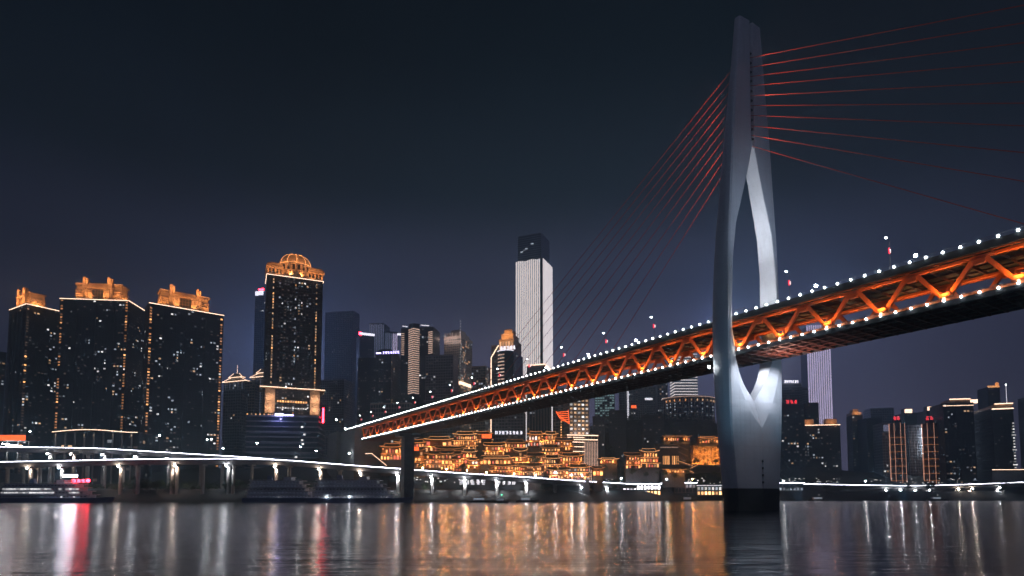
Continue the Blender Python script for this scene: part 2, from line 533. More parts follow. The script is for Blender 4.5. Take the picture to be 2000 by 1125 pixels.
tB = ((30, 1.8), (278, 2.0), (290, .5), (330, .25), (600, .25), (680, .8), (740, 2.4), (783, 2.8), (838, .05), (1010, .05))
vs = [50 + i * 8 for i in range(120)]
vs = [v for v in vs if v < 1004] + [287, 335, 783, 838]
vs = sorted(set(vs))
def sm(v, t): return sum(itp(v + dd, t) * wt for dd, wt in ((-22, 1), (-11, 2), (0, 3), (11, 2), (22, 1))) / 9
for sgn, nm in ((-1, 'pylon_leg'), (1, 'pylon_leg')):
    secs = []; base = []
    for v in vs:
        Wd, D, r_ = sm(v, tW), sm(v, tD), sm(v, tr)
        I, O, bI = itp(v, tI), itp(v, tO), itp(v, tB)
        z = Zv(v, YP) if v < 990 else -1.5
        O = min(O, Wd - .6); I = min(I, O - .01)
        yo = -(4.3 - (D / 2 + r_)) * float(np.interp(v, (30, 560, 640), (1.3, 1.0, 0)))
        fr = lambda t: -(D / 2 + r_ * (1 - t / Wd))
        c = min(.45, D * .12)
        f_ = [(I, fr(I) + bI), (O, fr(O)), (Wd - c * 1.2, fr(Wd)), (Wd + .02 * D, -D / 2 + c), (Wd + .075 * D, -D / 4), (Wd + .10 * D, 0)]
        bk = [(x, -y) for x, y in f_[:-1]][::-1]
        poly = f_ + bk
        secs.append([(sgn * x, y + yo, z) for x, y in (poly if sgn > 0 else poly[::-1])])
    hi = [s for s, v in zip(secs, vs) if v <= 962]
    lo = [s for s, v in zip(secs, vs) if v >= 954]
    hi.reverse(); lo.reverse()
    o = MB().loft(hi).build(nm, 'pylon', bridge, smooth=False)
    me = o.data
    me.polygons.foreach_set('use_smooth', [True] * len(me.polygons))
    # keep the crisp fold lines: edges whose faces meet at a clear angle
    me.set_sharp_from_angle(angle=R(24)) if hasattr(me, 'set_sharp_from_angle') else None
    lo2 = [[(x * 1.004 + .03 * sgn, y * 1.02, z - .02) for x, y, z in s] for s in lo]
    MB().loft(lo2).build('pylon_plinth', 'plinth', o)
# dark anchor strip in the slot at the top, a beacon and the anchor boxes of the stays
zt, zb = Zv(56, YP), Zv(284, YP)
MB().box((-.28, -3.6, zb), (.28, .2, zt)).build('anchor_strip', 'dark', bridge)
for z in (17, 14.5, 12, 9.5): MB().box((-.35, -5.0, z), (.35, -4.55, z + .8)).build('access_hatch', 'dark', bridge)
inst('beacon', gl, bridge, (-4.6, -2.5, Zv(50, YP) + 1.2), sc=(.22,) * 3)
d = MB(); d.tube((-4.6, -2.5, Zv(50, YP) - 1), (-4.6, -2.5, Zv(50, YP) + 1.2), .08); d.build('beacon_mast', 'dark', bridge)

# stay cables in the plane of the bridge axis
ytop = (97, 116, 134, 152, 172, 191, 210, 230, 248, 268)
slope = (-.19, -.16, -.12, -.083, -.045, 0, .05, .114, .19, .317)
def plane_pt(u, v):
    a, b_ = KT(v)
    k = (u - 1000) / F / a
    # X = k*Y on the axis plane through T0 along DIR
    s = (k * T0.y - T0.x) / (DIR.x - k * DIR.y)
    Y = T0.y + s * DIR.y
    return s, HC + Y * b_ / a
for i, (y0, m_) in enumerate(zip(ytop, slope)):
    sa, za = plane_pt(1475, y0)
    sb, zb2 = plane_pt(1650, y0 + m_ * 175)
    g = (zb2 - za) / (sb - sa)
    se = sa + (Z_TOP + 1 - za) / g
    se = max(se, -215 - 6 * (9 - i)) if se < 0 else se
    d = MB(); d.tube((0, -.5, za), (0, se, za + g * (se - sa)), .12, .12, 6)
    d.build('stay_cable', 'cable', bridge)
    u_l = 905 + (1178 - 905) * 0
    sl0, _ = plane_pt(905, 770); sl1, _ = plane_pt(1178, 680)
    sl = sl0 + (sl1 - sl0) * i / 9
    d = MB(); d.tube((0, .5, za), (0, sl, Z_TOP + 1), .12, .12, 6)
    d.build('stay_cable', 'cable', bridge)
d = MB()
for y0 in ytop:
    _, za = plane_pt(1475, y0)
    d.box((-.5, -4.6, za - .3), (.5, -3.2, za + .1))
d.build('anchor_box', 'dark', bridge, kind='stuff')
# lights of the pylon
WH = (.90, .93, 1.0)
for s_ in (-1, 1):
    for y in (-4.0, 4.0):
        lamp('SPOT', 'pylon_flood', bridge, (-s_ * 10.5, y, Z_TOP + 1.6), 20000, WH, (s_ * 12, 0, 92), 80, .9, .4)
    inst('pylon_flood_lamp', fl, bridge, (-s_ * 9, -2, Z_TOP + 2.0), sc=(.35,) * 3)
    lamp('SPOT', 'pylon_flood', bridge, (s_ * 1.5, -17, Z_LOW - 1.5), 26000, (.80, .87, 1), (s_ * 8, -4.3, 45), 60, 1.0, .4)
    lamp('SPOT', 'pylon_flood', bridge, (s_ * 3.5, 0, Z_LOW - 1.0), 4500, WH, (s_ * 9.5, 0, 45), 100, .9, .4)
    lamp('SPOT', 'pylon_flood', bridge, (s_ * 3, -11, 44), 30000, (1, .52, .40), (s_ * 2, -16, Z_LOW), 110, .9, .4)
    lamp('SPOT', 'pylon_flood', bridge, (s_ * 1.0, -12, Z_LOW - 1), 9000, (.82, .88, 1), (s_ * 1.5, -3.5, 34), 64, 1.0, .4)
    lamp('SPOT', 'pylon_flood', bridge, (-s_ * 10.5, 0, Z_TOP + 1.6), 85000, WH, (s_ * 9.5, -1, 118), 44, 1.0, .4)
    # cool wash on the outer faces
    lamp('SPOT', 'pylon_flood', bridge, (s_ * 30, -38, 3), 26000, (.30, .68, 1.0), (s_ * 14, 0, 84), 80, .9, .6)
    # red-lit stays: floods on the pylon wash the upper part of each fan
    for z, p_ in ((100, 2600), (116, 4200), (132, 5200), (148, 5200), (162, 4200)):
        lamp('SPOT', 'stay_flood', bridge, (-6, s_ * 8, z), p_ * 1.25, (1, .34, .28), (0, s_ * 26, z + 5), 150, 1.0, .3)
    lamp('SPOT', 'pylon_flood', bridge, (s_ * 11, -48, Z_TOP + 2), 30000, (.62, .76, 1.0), (s_ * 3, 0, 108), 46, 1.0, .5)
inst('pylon_flood_lamp', gl, bridge, (-16.9, 3.6, 50.8), sc=(.5,) * 3)
# far pier and abutment
pr = MB(); pr.prism([(-4.2, 315), (4.2, 315), (4.2, 322), (-4.2, 322)], -2, Z_LOW - 3)
pr.prism([(-9, 314), (9, 314), (9, 323), (-9, 323)], Z_LOW - 3, Z_LOW - .1)
pr.build('pier', 'conc', bridge)
ab = MB(); ab.box((-16, S1L, 8), (16, S1L + 44, Z_TOP - .3)); ab.box((-20, S1U, 8), (20, S1U + 30, Z_TOP - .1))
ab.build('abutment', 'conc_d', bridge)
# platform beside the pylon on the upper deck
d = MB()
for y in (-9, -6.5, -4, 4, 6.5): d.tube((-13.2, y, Z_LAMP - .5), (-13.2, y, Z_LAMP + 1.2), .06)
d.box((-13.25, -9, Z_LAMP + 1.1), (-13.15, 6.5, Z_LAMP + 1.2))
d.build('inspection_rail', 'rail', bridge)

# ------------------------------------------------------------------ generic buildings
WIN = {}
def win_mesh(m): return unit_box(m)

def building(name, label, cat, uL, uC, uR, vtop, Y, alpha=0, side='R', depth=None, base=8.0, floor=3.4, bay=3.2, wall='wall_d', glass='glass',
             band=(.32, 1.1), fin=(.25, .7), lit=.03, pal=('w_cool', 'w_white', 'w_cool', 'w_warm'), group=None, seed=0, parapet=1.2, faces=('F', 'S'), winscale=(.62, .52), vref=None, dim=.10):
    rr = random.Random(seed * 131 + int(uC * 7))
    vr = vref or vtop
    a = R(alpha); c, s = math.cos(a), math.sin(a)
    kL, kC, kR = K(uL, vr), K(uC, vr), K(uR, vr)
    C = Vector((kC * Y, Y))
    if side == 'R':
        w_ = (C.x - kL * C.y) / (c - kL * s)
        d_ = depth or (C.x - kR * C.y) / (s + kR * c)
        Lp = C - Vector((c, s)) * w_
    else:
        w_ = (kR * C.y - C.x) / (c - kR * s)
        d_ = depth or (C.x - kL * C.y) / (s + kL * c)
        Lp = C
    d_ = max(6, min(abs(d_), 70))
    H = Zv(vtop, Y) - base
    ctr = Lp + Vector((c, s)) * (w_ / 2) + Vector((-s, c)) * (d_ / 2)
    root = thing(name, label, cat, (ctr.x, ctr.y, base), a, group)
    W2, D2 = w_ / 2, d_ / 2
    MB().box((-W2, -D2, 0), (W2, D2, H)).build('glass_wall', glass, root)
    nf = max(1, int(H / floor)); fh = H / nf
    if band:
        mb = MB()
        for k in range(nf + 1):
            z0 = k * fh - (band[1] if k else 0) * .5; z1 = k * fh + band[1] * .5
            z0 = max(0, z0); z1 = min(H + .05, z1)
            mb.box((-W2 - band[0], -D2 - band[0], z0), (W2 + band[0], D2 + band[0], z1))
        mb.build('floor_band', wall, root, kind='stuff')
    nb = max(1, round(w_ / bay)); bw = w_ / nb
    ns_ = max(1, round(d_ / bay)); bs = d_ / ns_
    if fin:
        mb = MB(); e = fin[0]
        for k in range(nb + 1):
            x = -W2 + k * bw; q = min(fin[1], bw * .45) / 2
            mb.box((x - q, -D2 - e, 0), (x + q, -D2 + .2, H)); mb.box((x - q, D2 - .2, 0), (x + q, D2 + e, H))
        for k in range(ns_ + 1):
            y = -D2 + k * bs; q = min(fin[1], bs * .45) / 2
            mb.box((-W2 - e, y - q, 0), (-W2 + .2, y + q, H)); mb.box((W2 - .2, y - q, 0), (W2 + e, y + q, H))
        mb.build('wall_pier', wall, root, kind='stuff')
    if parapet:
        mb = MB(); q = (band[0] if band else .3) + .12
        mb.box((-W2 - q, -D2 - q, H), (W2 + q, -D2 + .3, H + parapet)); mb.box((-W2 - q, D2 - .3, H), (W2 + q, D2 + q, H + parapet))
        mb.box((-W2 - q, -D2 + .3, H), (-W2 + .3, D2 - .3, H + parapet)); mb.box((W2 - .3, -D2 + .3, H), (W2 + q, D2 - .3, H + parapet))
        mb.build('parapet', wall, root)
    def window(face, i, k, m, sx=winscale[0], sz=winscale[1]):
        z = k * fh + fh * (.5 - sz / 2)
        if face == 'F': return inst('lit_window', win_mesh(m), root, (-W2 + (i + .5) * bw, -D2, z), (0, 0, 0), (bw * sx, .12, fh * sz))
        if side == 'R': return inst('lit_window', win_mesh(m), root, (W2, -D2 + (i + .5) * bs, z), (0, 0, R(90)), (bs * sx, .12, fh * sz))
        return inst('lit_window', win_mesh(m), root, (-W2, D2 - (i + .5) * bs, z), (0, 0, R(-90)), (bs * sx, .12, fh * sz))
    if lit or dim:
        dm = {'w_dim': MB(), 'w_dimw': MB()}
        for f_, n_, wd, b0 in (('F', nb, bw, -W2), ('S', ns_, bs, -D2)):
            for i in range(n_):
                for k in range(1, nf):
                    if rr.random() > dim: continue
                    q = dm['w_dimw' if rr.random() < .35 else 'w_dim']
                    a0 = b0 + (i + .5 - winscale[0] * .5 * rr.choice((1, 1, .7))) * wd; a1 = b0 + (i + .5 + winscale[0] * .5) * wd
                    z0 = k * fh + fh * (.5 - winscale[1] / 2); z1 = z0 + fh * winscale[1] * rr.uniform(.6, 1)
                    if f_ == 'F': q.quad((a0, -D2 - .05, z0), (a1, -D2 - .05, z0), (a1, -D2 - .05, z1), (a0, -D2 - .05, z1))
                    elif side == 'R': q.quad((W2 + .05, a0, z0), (W2 + .05, a1, z0), (W2 + .05, a1, z1), (W2 + .05, a0, z1))
                    else: q.quad((-W2 - .05, a1, z0), (-W2 - .05, a0, z0), (-W2 - .05, a0, z1), (-W2 - .05, a1, z1))
        for mm, q in dm.items():
            if q.v: q.build('dim_window', mm, root, kind='stuff')
    if lit:
        cells = []
        if 'F' in faces: cells += [('F', i, k) for i in range(nb) for k in range(1, nf)]
        if 'S' in faces: cells += [('S', i, k) for i in range(ns_) for k in range(1, nf)]
        nl = min(280, int(len(cells) * lit))
        seeds = sorted(cells, key=lambda q: rr.random() ** 2 * (.45 + q[2] / nf))[:max(1, nl // 2)]
        chosen = set(seeds)
        cs = set(cells)
        for f_, i, k in seeds:                      # lit rooms tend to sit next to one another
            if len(chosen) >= nl: break
            q = (f_, i + rr.choice((-1, 1, 0)), k + rr.choice((0, 0, 1, -1)))
            if q in cs: chosen.add(q)
        for q in sorted(chosen): window(q[0], q[1], q[2], rr.choice(pal), sx=winscale[0] * rr.choice((1, 1, .6, .8)))
    return dict(root=root, W2=W2, D2=D2, H=H, fh=fh, nf=nf, nb=nb, ns=ns_, bw=bw, bs=bs, win=window, base=base, rr=rr)

def led_line(root, pts, r, m, name='light_strip'):
    mb = MB()
    for p, q in zip(pts[:-1], pts[1:]): mb.beam(p, q, r, r)
    return mb.build(name, m, root)

def roof_leds(bd, m, r=.5, z=None, over=.5, name='light_strip', sides='FRL'):
    W2, D2 = bd['W2'] + over, bd['D2'] + over
    z = bd['H'] + .3 if z is None else z
    if 'F' in sides: led_line(bd['root'], [(-W2, -D2, z), (W2, -D2, z)], r, m, name)
    if 'R' in sides: led_line(bd['root'], [(W2, -D2 + r, z), (W2, D2, z)], r, m, name)
    if 'L' in sides: led_line(bd['root'], [(-W2, -D2 + r, z), (-W2, D2, z)], r, m, name)

def box_part(root, name, m, a, b, kind=None):
    return MB().box(a, b).build(name, m, root, kind=kind)

# ------------------------------------------------------------------ the three riverside towers with amber crowns
def crown(bd, w, h, x0=0):
    """stepped stone crown with two pairs of chimneys, ledges and a barred window, washed amber"""
    r = bd['root']; H = bd['H']; D = bd['D2']
    z = H + 1.2
    y0 = -D + 1.5; y1 = min(D - 1, y0 + 16)
    W = w / 2
    mb = MB(); mb.box((x0 - W, y0 + 3, z), (x0 + W, y1, z + h * .66)); mb.box((x0 - W * .66, y0, z), (x0 + W * .66, y0 + 4, z + h * .72))
    mb.build('crown_block', 'stone', r)
    mb = MB()
    for k in range(4):
        zz = z + .4 + k * h * .115
        mb.box((x0 - W - 1.2 + k * .2, y0 + 1.6, zz), (x0 - W * .66 - .2, y1 + 1.1, zz + 1.1)); mb.box((x0 + W * .66 + .2, y0 + 1.6, zz), (x0 + W + 1.2 - k * .2, y1 + 1.1, zz + 1.1))
    mb.build('crown_ledge', 'stone', r)
    mb = MB(); mb.box((x0 - W - 1.4, y0 + 1.6, z + h * .66), (x0 + W + 1.4, y1 + 1.2, z + h * .72)); mb.box((x0 - W * .7, y0 - 2.2, z + h * .5), (x0 + W * .7, y0 + .4, z + h * .56))
    mb.build('crown_cornice', 'stone', r)
    for sx in (-1, 1):
        mb = MB(); cx = x0 + sx * W * .55
        mb.box((cx - 2.7, y0 - 1.2, z), (cx - .15, y0 + 2.2, z + h)); mb.box((cx + .15, y0 - 1.0, z), (cx + 2.3, y0 + 2.2, z + h * .94))
        mb.build('chimney', 'stone', r)
    mb = MB(); mb.box((x0 - W * .24, y0 - .12, z + .6), (x0 + W * .24, y0, z + h * .46)); mb.build('crown_window', 'glass', r)
    mb = MB()
    for k in range(4): mb.box((x0 - W * .24, y0 - .3, z + .6 + k * h * .13), (x0 + W * .24, y0 - .1, z + .85 + k * h * .13))
    for k in range(5): mb.box((x0 - W * .24 + k * W * .12 - .12, y0 - .28, z + .6), (x0 - W * .24 + k * W * .12 + .12, y0 - .11, z + h * .46))
    mb.build('window_bar', 'stone', r)
    led_line(r, [(x0 - W - .9, y0 + 1.9, z + h * .73), (x0 + W + .9, y0 + 1.9, z + h * .73)], .3, 'led_a')
    for sx in (-1, -.35, .35, 1):
        lamp('SPOT', 'crown_light', r, (x0 + sx * W * .95, y0 - 7, z + .3), 17000, (1, .38, .115), (x0 + sx * W * .9, y0 + 2, z + 10), 112, .9, .6)
        if abs(sx) < 1: lamp('POINT', 'crown_light', r, (x0 + sx * W * 1.5, y0 - 6, z + h * .8), 5000, (1, .38, .115), size=.6)
    lamp('POINT', 'crown_light', r, (x0 + W + 5, (y0 + y1) / 2, z + .6), 9000, (1, .38, .115), size=.6)
    lamp('POINT', 'crown_light', r, (x0 - W - 5, (y0 + y1) / 2, z + .6), 9000, (1, .38, .115), size=.6)

def corner_lamps(bd, face, idx, m='w_stair', skip=7, name='stair_lamp'):
    for k in range(2, bd['nf']):
        if k % skip in (0,) or bd['rr'].random() < .12: continue
        o = bd['win'](face, idx, k, 'w_gold' if bd['rr'].random() < .15 else m, .6, .5); o.name = name

G3 = 'dark riverside apartment towers with amber crowns'
a0 = building('apartment_tower', 'dark apartment block with a dim amber window strip cut off by left frame edge', 'building', -60, -4, 12, 688, 700, -30, lit=.10, pal=('w_warm', 'w_amb', 'w_red', 'w_cool'), seed=1)
a1 = building('apartment_tower', 'dark apartment tower seen at its corner with the narrowest amber crown', 'building', 20, 52, 119, 594, 640, -31.5, lit=.07, group=G3, seed=2, wall='wall_d', floor=3.0)
a2 = building('apartment_tower', 'broad dark apartment tower whose amber crown is flanked by twin chimneys, between two similar towers', 'building', 118, 251, 284, 588, 647, 6.5, lit=.075, group=G3, seed=3, floor=3.0)
a3 = building('apartment_tower', 'dark apartment tower with amber crown and lit corner strip nearest the pagoda-roofed blocks', 'building', 288, 292, 437, 592, 620, 39, side='L', depth=26, lit=.085, group=G3, seed=4, floor=3.0)
roof_leds(a1, 'led_p', .6); roof_leds(a2, 'led_p', .6); roof_leds(a3, 'led_p', .6, sides='FR')
crown(a1, 26, 19, 4); crown(a2, 45, 24, 2); crown(a3, 46, 23, -2)
corner_lamps(a2, 'F', 0); corner_lamps(a2, 'F', a2['nb'] - 1); corner_lamps(a3, 'F', 0); corner_lamps(a3, 'F', a3['nb'] - 1)
corner_lamps(a1, 'S', 0, 'w_dimw', 5)
for bd in (a1, a2, a3):                      # projecting bay stacks break the fronts
    W2, D2, H = bd['W2'], bd['D2'], bd['H']
    for q in (-.55, .0, .55):
        mb = MB(); mb.box((W2 * q - 2.2, -D2 - 1.5, 0), (W2 * q + 2.2, -D2 - .1, H - 6))
        for k in range(bd['nf'] - 2): mb.box((W2 * q - 2.5, -D2 - 1.9, k * bd['fh'] - .12), (W2 * q + 2.5, -D2 - .1, k * bd['fh'] + .35))
        mb.build('balcony_stack', 'wall_d', bd['root'])

# podium hall in front of the three towers
pd = building('podium_hall', 'low dark podium hall with an amber light line along its curved eave below the towers', 'building', 106, 272, 437, 846, 590, 3, depth=24, base=12, floor=5, bay=6, lit=.05, seed=5, parapet=0, band=None)
W2, D2, H = pd['W2'], pd['D2'], pd['H']
def eave_pt(q): return (-W2 + 2 * W2 * q, -D2 - 3 - 2.5 * math.sin(math.pi * q), H + 2.2 * math.sin(math.pi * min(1, q * 1.15)) + .4)
mb = MB()
for i in range(12):
    p, q = eave_pt(i / 12), eave_pt((i + 1) / 12)
    mb.loft([[(p[0], p[1], p[2]), (p[0], D2, p[2] + 1), (p[0], D2, p[2] + .2), (p[0], p[1], p[2] - .6)], [(q[0], q[1], q[2]), (q[0], D2, q[2] + 1), (q[0], D2, q[2] + .2), (q[0], q[1], q[2] - .6)]])
mb.build('roof', 'conc_d', pd['root'])
led_line(pd['root'], [tuple(Vector(eave_pt(i / 12)) + Vector((0, -.3, 0))) for i in range(13)], .5, 'led_p')
for i in range(9):
    x = -W2 + W2 * 2 * (i + .3) / 9
    box_part(pd['root'], 'column', 'conc', (x - .6, -D2 - 2, 0), (x + .6, -D2 - .9, H + .3))
    if i in (0, 3, 4, 6, 8): lamp('SPOT', 'column_light', pd['root'], (x, -D2 - 2.8, H - .8), 700, (1, .7, .45), (x, -D2 - 1.4, H - 9), 90, .8)

# ------------------------------------------------------------------ tall tower with the domed crown
t4 = building('hotel_tower', 'tallest dark tower with an orange domed crown and vertical lamp strips', 'building', 514, 518, 627, 536, 690, 24, side='L', depth=34, lit=.09, dim=.3, seed=6, floor=3.3, bay=3.0, wall='wall', vref=700)
r = t4['root']; W2, D2, H = t4['W2'], t4['D2'], t4['H']
roof_leds(t4, 'led_p', .55, sides='FRL', over=1.0)
mb = MB()
for q in (-1, 1):
    mb.box((q * W2 * .78 - 5.5, -D2 - 1.6, 0), (q * W2 * .78 + 5.5, -D2 - .1, H - 2))
    for k in range(t4['nf'] - 1): mb.box((q * W2 * .78 - 6, -D2 - 2.1, k * t4['fh'] - .1), (q * W2 * .78 + 6, -D2 - .1, k * t4['fh'] + .5))
mb.build('balcony_stack', 'wall', r)
for q, mm in ((-.78, 'w_warm'), (.78, 'w_warm'), (.02, 'w_cool')):
    for k in range(3, t4['nf'] - 1):
        if t4['rr'].random() < (.25 if abs(q) > .1 else .62): continue
        o = inst('stair_lamp', unit_box(mm if t4['rr'].random() < .75 else 'w_gold'), r, (W2 * q, -D2 - (1.62 if abs(q) > .1 else .1), k * t4['fh'] + .6), (0, 0, 0), (1.3, .3, t4['fh'] * .62))
# crown: two side pavilions and a round central hall with a dome
mb = MB()
for q in (-1, 1):
    x = q * W2 * .72
    mb.box((x - W2 * .28, -D2 + .5, H + .8), (x + W2 * .28, D2 - .5, H + 9))
mb.build('crown_pavilion', 'stone', r)
mb = MB()
for q in (-1, 1):
    x = q * W2 * .72
    secs = [[(x - W2 * .34 * f, -D2 - 1 + (1 - f) * 8, H + z), (x + W2 * .34 * f, -D2 - 1 + (1 - f) * 8, H + z), (x + W2 * .34 * f, D2 + 1 - (1 - f) * 8, H + z), (x - W2 * .34 * f, D2 + 1 - (1 - f) * 8, H + z)] for f, z in ((1.0, 9), (1, 11), (.86, 14), (.55, 16.2))]
    mb.loft(secs)
mb.build('pavilion_roof', 'stone', r)
mb = MB()
for q in (-1, 1):
    for i in range(4):
        x = q * W2 * .72 - W2 * .2 + i * W2 * .13
        mb.box((x - 1, -D2 + .38, H + 3), (x + 1, -D2 + .5, H + 8))
mb.build('pavilion_window', 'glass', r)
def ring(rad, z, n=20): return [(rad * math.cos(2*math.pi*k/n), -D2 + 12 + rad * math.sin(2*math.pi*k/n), H + z) for k in range(n)]
rd = W2 * .60
MB().loft([ring(rd, .8), ring(rd, 16)]).build('crown_drum', 'stone', r)
mb = MB()
for k in range(20):
    a_ = 2 * math.pi * (k + .5) / 20
    if math.sin(a_) < .3:
        c_ = Vector((math.cos(a_), math.sin(a_), 0)); o_ = Vector((0, -D2 + 12, H))
        mb.beam(o_ + c_ * (rd * 1.0) + Vector((0, 0, 9)), o_ + c_ * (rd * 1.0) + Vector((0, 0, 14.5)), 2.2, .5, c_)
mb.build('drum_window', 'glass', r)
MB().loft([ring(rd + 1, 16), ring(rd + 1, 17.5), ring(rd * .98, 21), ring(rd * .85, 25), ring(rd * .62, 28.5), ring(rd * .30, 30.5), ring(.5, 31)]).build('dome', 'stone', r, smooth=True)
mb = MB()
for a_ in (-2.6, -2.1, -1.57, -1.0, -.5):
    pr_ = [(rd + 1.1, 16), (rd + 1.1, 17.6), (rd + .1, 21.2), (rd * .86, 25.3), (rd * .63, 28.9), (rd * .31, 30.9)]
    pts = [Vector((q * math.cos(a_), -D2 + 12 + q * math.sin(a_), H + z)) for q, z in pr_]
    for p, q in zip(pts[:-1], pts[1:]): mb.beam(p, q, .45, .45)
mb.build('dome_rib', 'led_a', r)
led_line(r, [tuple(p) for p in ring(rd + 1.3, 16.6)], .4, 'led_a')
for x in (-1.05, -.6, -.2, .2, .6, 1.05):
    lamp('SPOT', 'crown_light', r, (x * W2, -D2 - 7, H + 1.5), 11000, (1, .37, .11), (x * W2, -D2 + 1, H + 10), 112, .9, .6)
for x in (-.9, 0, .9):
    lamp('POINT', 'crown_light', r, (x * rd, -D2 + 9 - rd - (4 if x == 0 else 0), H + 18), 5500, (1, .37, .11), size=.6)
lamp('POINT', 'crown_light', r, (0, -D2 + 1, H + 33), 5500, (1, .37, .11), size=.6)
# lit base storeys
zb = Zv(757, 690) - 8; z1 = Zv(800, 690) - 8
led_line(r, [(-W2 - 5, -D2 - 3, zb + 1), (W2 + 5, -D2 - 3, zb + 1)], .6, 'led_p')
box_part(r, 'base_cornice', 'stone', (-W2 - 5, -D2 - 2.8, zb - .4), (W2 + 5, D2, zb + .6))
for q in (-1, 1):
    x = q * W2 * .80
    box_part(r, 'base_pylon', 'stone', (x - 5.4, -D2 - 2.6, z1 - 4), (x + 5.4, -D2 - .2, zb - .4))
    for k in range(2):
        lamp('POINT', 'base_light', r, (x, -D2 - 7, z1 + 2 + k * 12), 4500, (1, .58, .36), size=.6)
for zz, mm in ((z1 + 9.5, 'w_gold'), (z1 + 2.5, 'w_white')):
    for i in range(12):
        inst('lit_window', unit_box(mm), r, (-W2 * .52 + i * W2 * 1.1 / 12, -D2 - .5, zz), (0, 0, 0), (1.8, .2, 2.2 if mm == 'w_gold' else 1.2))

p4 = building('shopping_podium', 'terraced grey podium with violet-lit roof edge below the domed tower', 'building', 478, 482, 622, 812, 640, 8, side='L', depth=40, base=12, floor=5.2, bay=40, wall='wall_b', glass='glass_b', band=(.9, 1.3), fin=None, lit=0, dim=0, seed=7)
r = p4['root']; W2, D2, H = p4['W2'], p4['D2'], p4['H']
box_part(r, 'roof_sign', 'white', (-W2 * .22, -D2 - 1.2, H + .2), (W2 * .02, -D2 - .4, H + 3.0))
box_part(r, 'roof_sign', 'purple', (W2 * .05, -D2 - 1.2, H + .4), (W2 * .30, -D2 - .4, H + 2.0))
lamp('POINT', 'roof_light', r, (-W2 * .1, -D2 - 7, H - 2), 7000, (.45, .42, 1), size=1)
for i in range(7): inst('roof_lamp', unit_ball('w_gold'), r, (-W2 * .98 + i * 4.2, -D2 - .6, H + 1.8), sc=(.7,) * 3)
for i, (x, z) in enumerate(((.55, -12), (.62, -20), (.4, -44), (.58, -30), (.56, -26), (-.2, -50))):
    inst('lit_window', unit_box('w_white'), r, (W2 * x, -D2 - .95, H + z), (0, 0, 0), (2.2, .2, 1.8))
for i in range(6): led_line(r, [(-W2 * .9, -D2 - 1.05, 4 + i * H / 7), (W2 * .8, -D2 - 1.05, 4 + i * H / 7)], .14, 'led_b', 'light_line')

# vertical red neon sign on its own mast right of the podium
p_ = P(631, 826, 660); q_ = P(631, 797, 660)
s_ = thing('neon_sign', 'tall vertical red neon sign glowing beside the grey podium', 'sign', (p_.x, p_.y, p_.z))
hh = q_.z - p_.z
box_part(s_, 'sign_box', 'red', (-.8, -.5, 0), (.8, 0, hh)); box_part(s_, 'sign_back', 'dark', (-1.3, .05, -1), (1.3, .7, hh + 1))
box_part(s_, 'mast', 'dark', (-.3, .1, -p_.z + 12), (.3, .5, -1))

# ------------------------------------------------------------------ background blocks, left of the bridge
def pagoda_top(bd, m='led_p', n=2):
    r = bd['root']; W2, D2, H = bd['W2'], bd['D2'], bd['H']; z = H
    for k in range(n):
        f = 1.15 - .5 * k
        secs = [[(-W2*f*g, -D2*f*g, z + zz), (W2*f*g, -D2*f*g, z + zz), (W2*f*g, D2*f*g, z + zz), (-W2*f*g, D2*f*g, z + zz)] for g, zz in ((1, 0), (.98, .7), (.62, 3.4), (.42, 6))]
        MB().loft(secs).build('roof', 'wall_l', r)
        led_line(r, [(-W2*f, -D2*f - .2, z + .5), (W2*f, -D2*f - .2, z + .5), (W2*f + .2, D2*f, z + .5)], .7, m)
        led_line(r, [(-W2*f, -D2*f - .2, z + .9), (-W2*f*.42, -D2*f*.42 - .2, z + 6.2)], .4, m); led_line(r, [(W2*f, -D2*f - .2, z + .9), (W2*f*.42, -D2*f*.42 - .2, z + 6.2)], .4, m)
        z += 6
    MB().tube((0, 0, z), (0, 0, z + 12), .35, .1).build('spire', 'led_p', r)
b = building('pagoda_tower', 'pale tower with two-tier pagoda roof outlined in peach lights and a thin spire', 'building', 438, 478, 488, 744, 820, -22, lit=.06, wall='wall_l', glass='glass_b', seed=8); pagoda_top(b)
for q in (-.8, -.4, 0, .4, .8): led_line(b['root'], [(b['W2'] * q, -b['D2'] - .6, 40), (b['W2'] * q, -b['D2'] - .6, b['H'] - 1)], .35, 'led_b')
b = building('pagoda_tower', 'pagoda-roofed pale tower half hidden behind the domed tower', 'building', 492, 528, 540, 735, 830, -22, lit=.06, wall='wall_l', glass='glass_b', seed=9); pagoda_top(b)
for q in (-.8, -.4, 0, .4): led_line(b['root'], [(b['W2'] * q, -b['D2'] - .6, 40), (b['W2'] * q, -b['D2'] - .6, b['H'] - 1)], .35, 'led_b')
building('office_block', 'plain dark stepped block standing below the pagoda towers', 'building', 437, 470, 484, 762, 720, -14, lit=.01, seed=10, wall='wall_b')
building('office_block', 'mauve-grey slab squeezed between dark stepped block and domed tower', 'building', 478, 498, 506, 746, 740, -10, lit=.01, seed=11, wall='wall_l')
b = building('slim_tower', 'slim hazy tower with bright white and red lamps on top, behind the domed tower', 'building', 499, 516, 524, 577, 1000, -16, lit=.03, seed=12, wall='wall_b')
box_part(b['root'], 'top_lamp', 'white', (-b['W2'], -b['D2'] - 1, b['H'] + 1), (b['W2'] * .8, -b['D2'], b['H'] + 8)); box_part(b['root'], 'top_lamp', 'red', (-b['W2'] * .2, -b['D2'] - 1, b['H'] + 9), (b['W2'] * .9, -b['D2'], b['H'] + 12))
b = building('office_tower', 'wide hazy dark-blue tower almost unlit, right of the domed tower', 'building', 636, 690, 702, 608, 1050, -12, lit=.012, seed=13, wall='wall_b', band=(.3, .8))
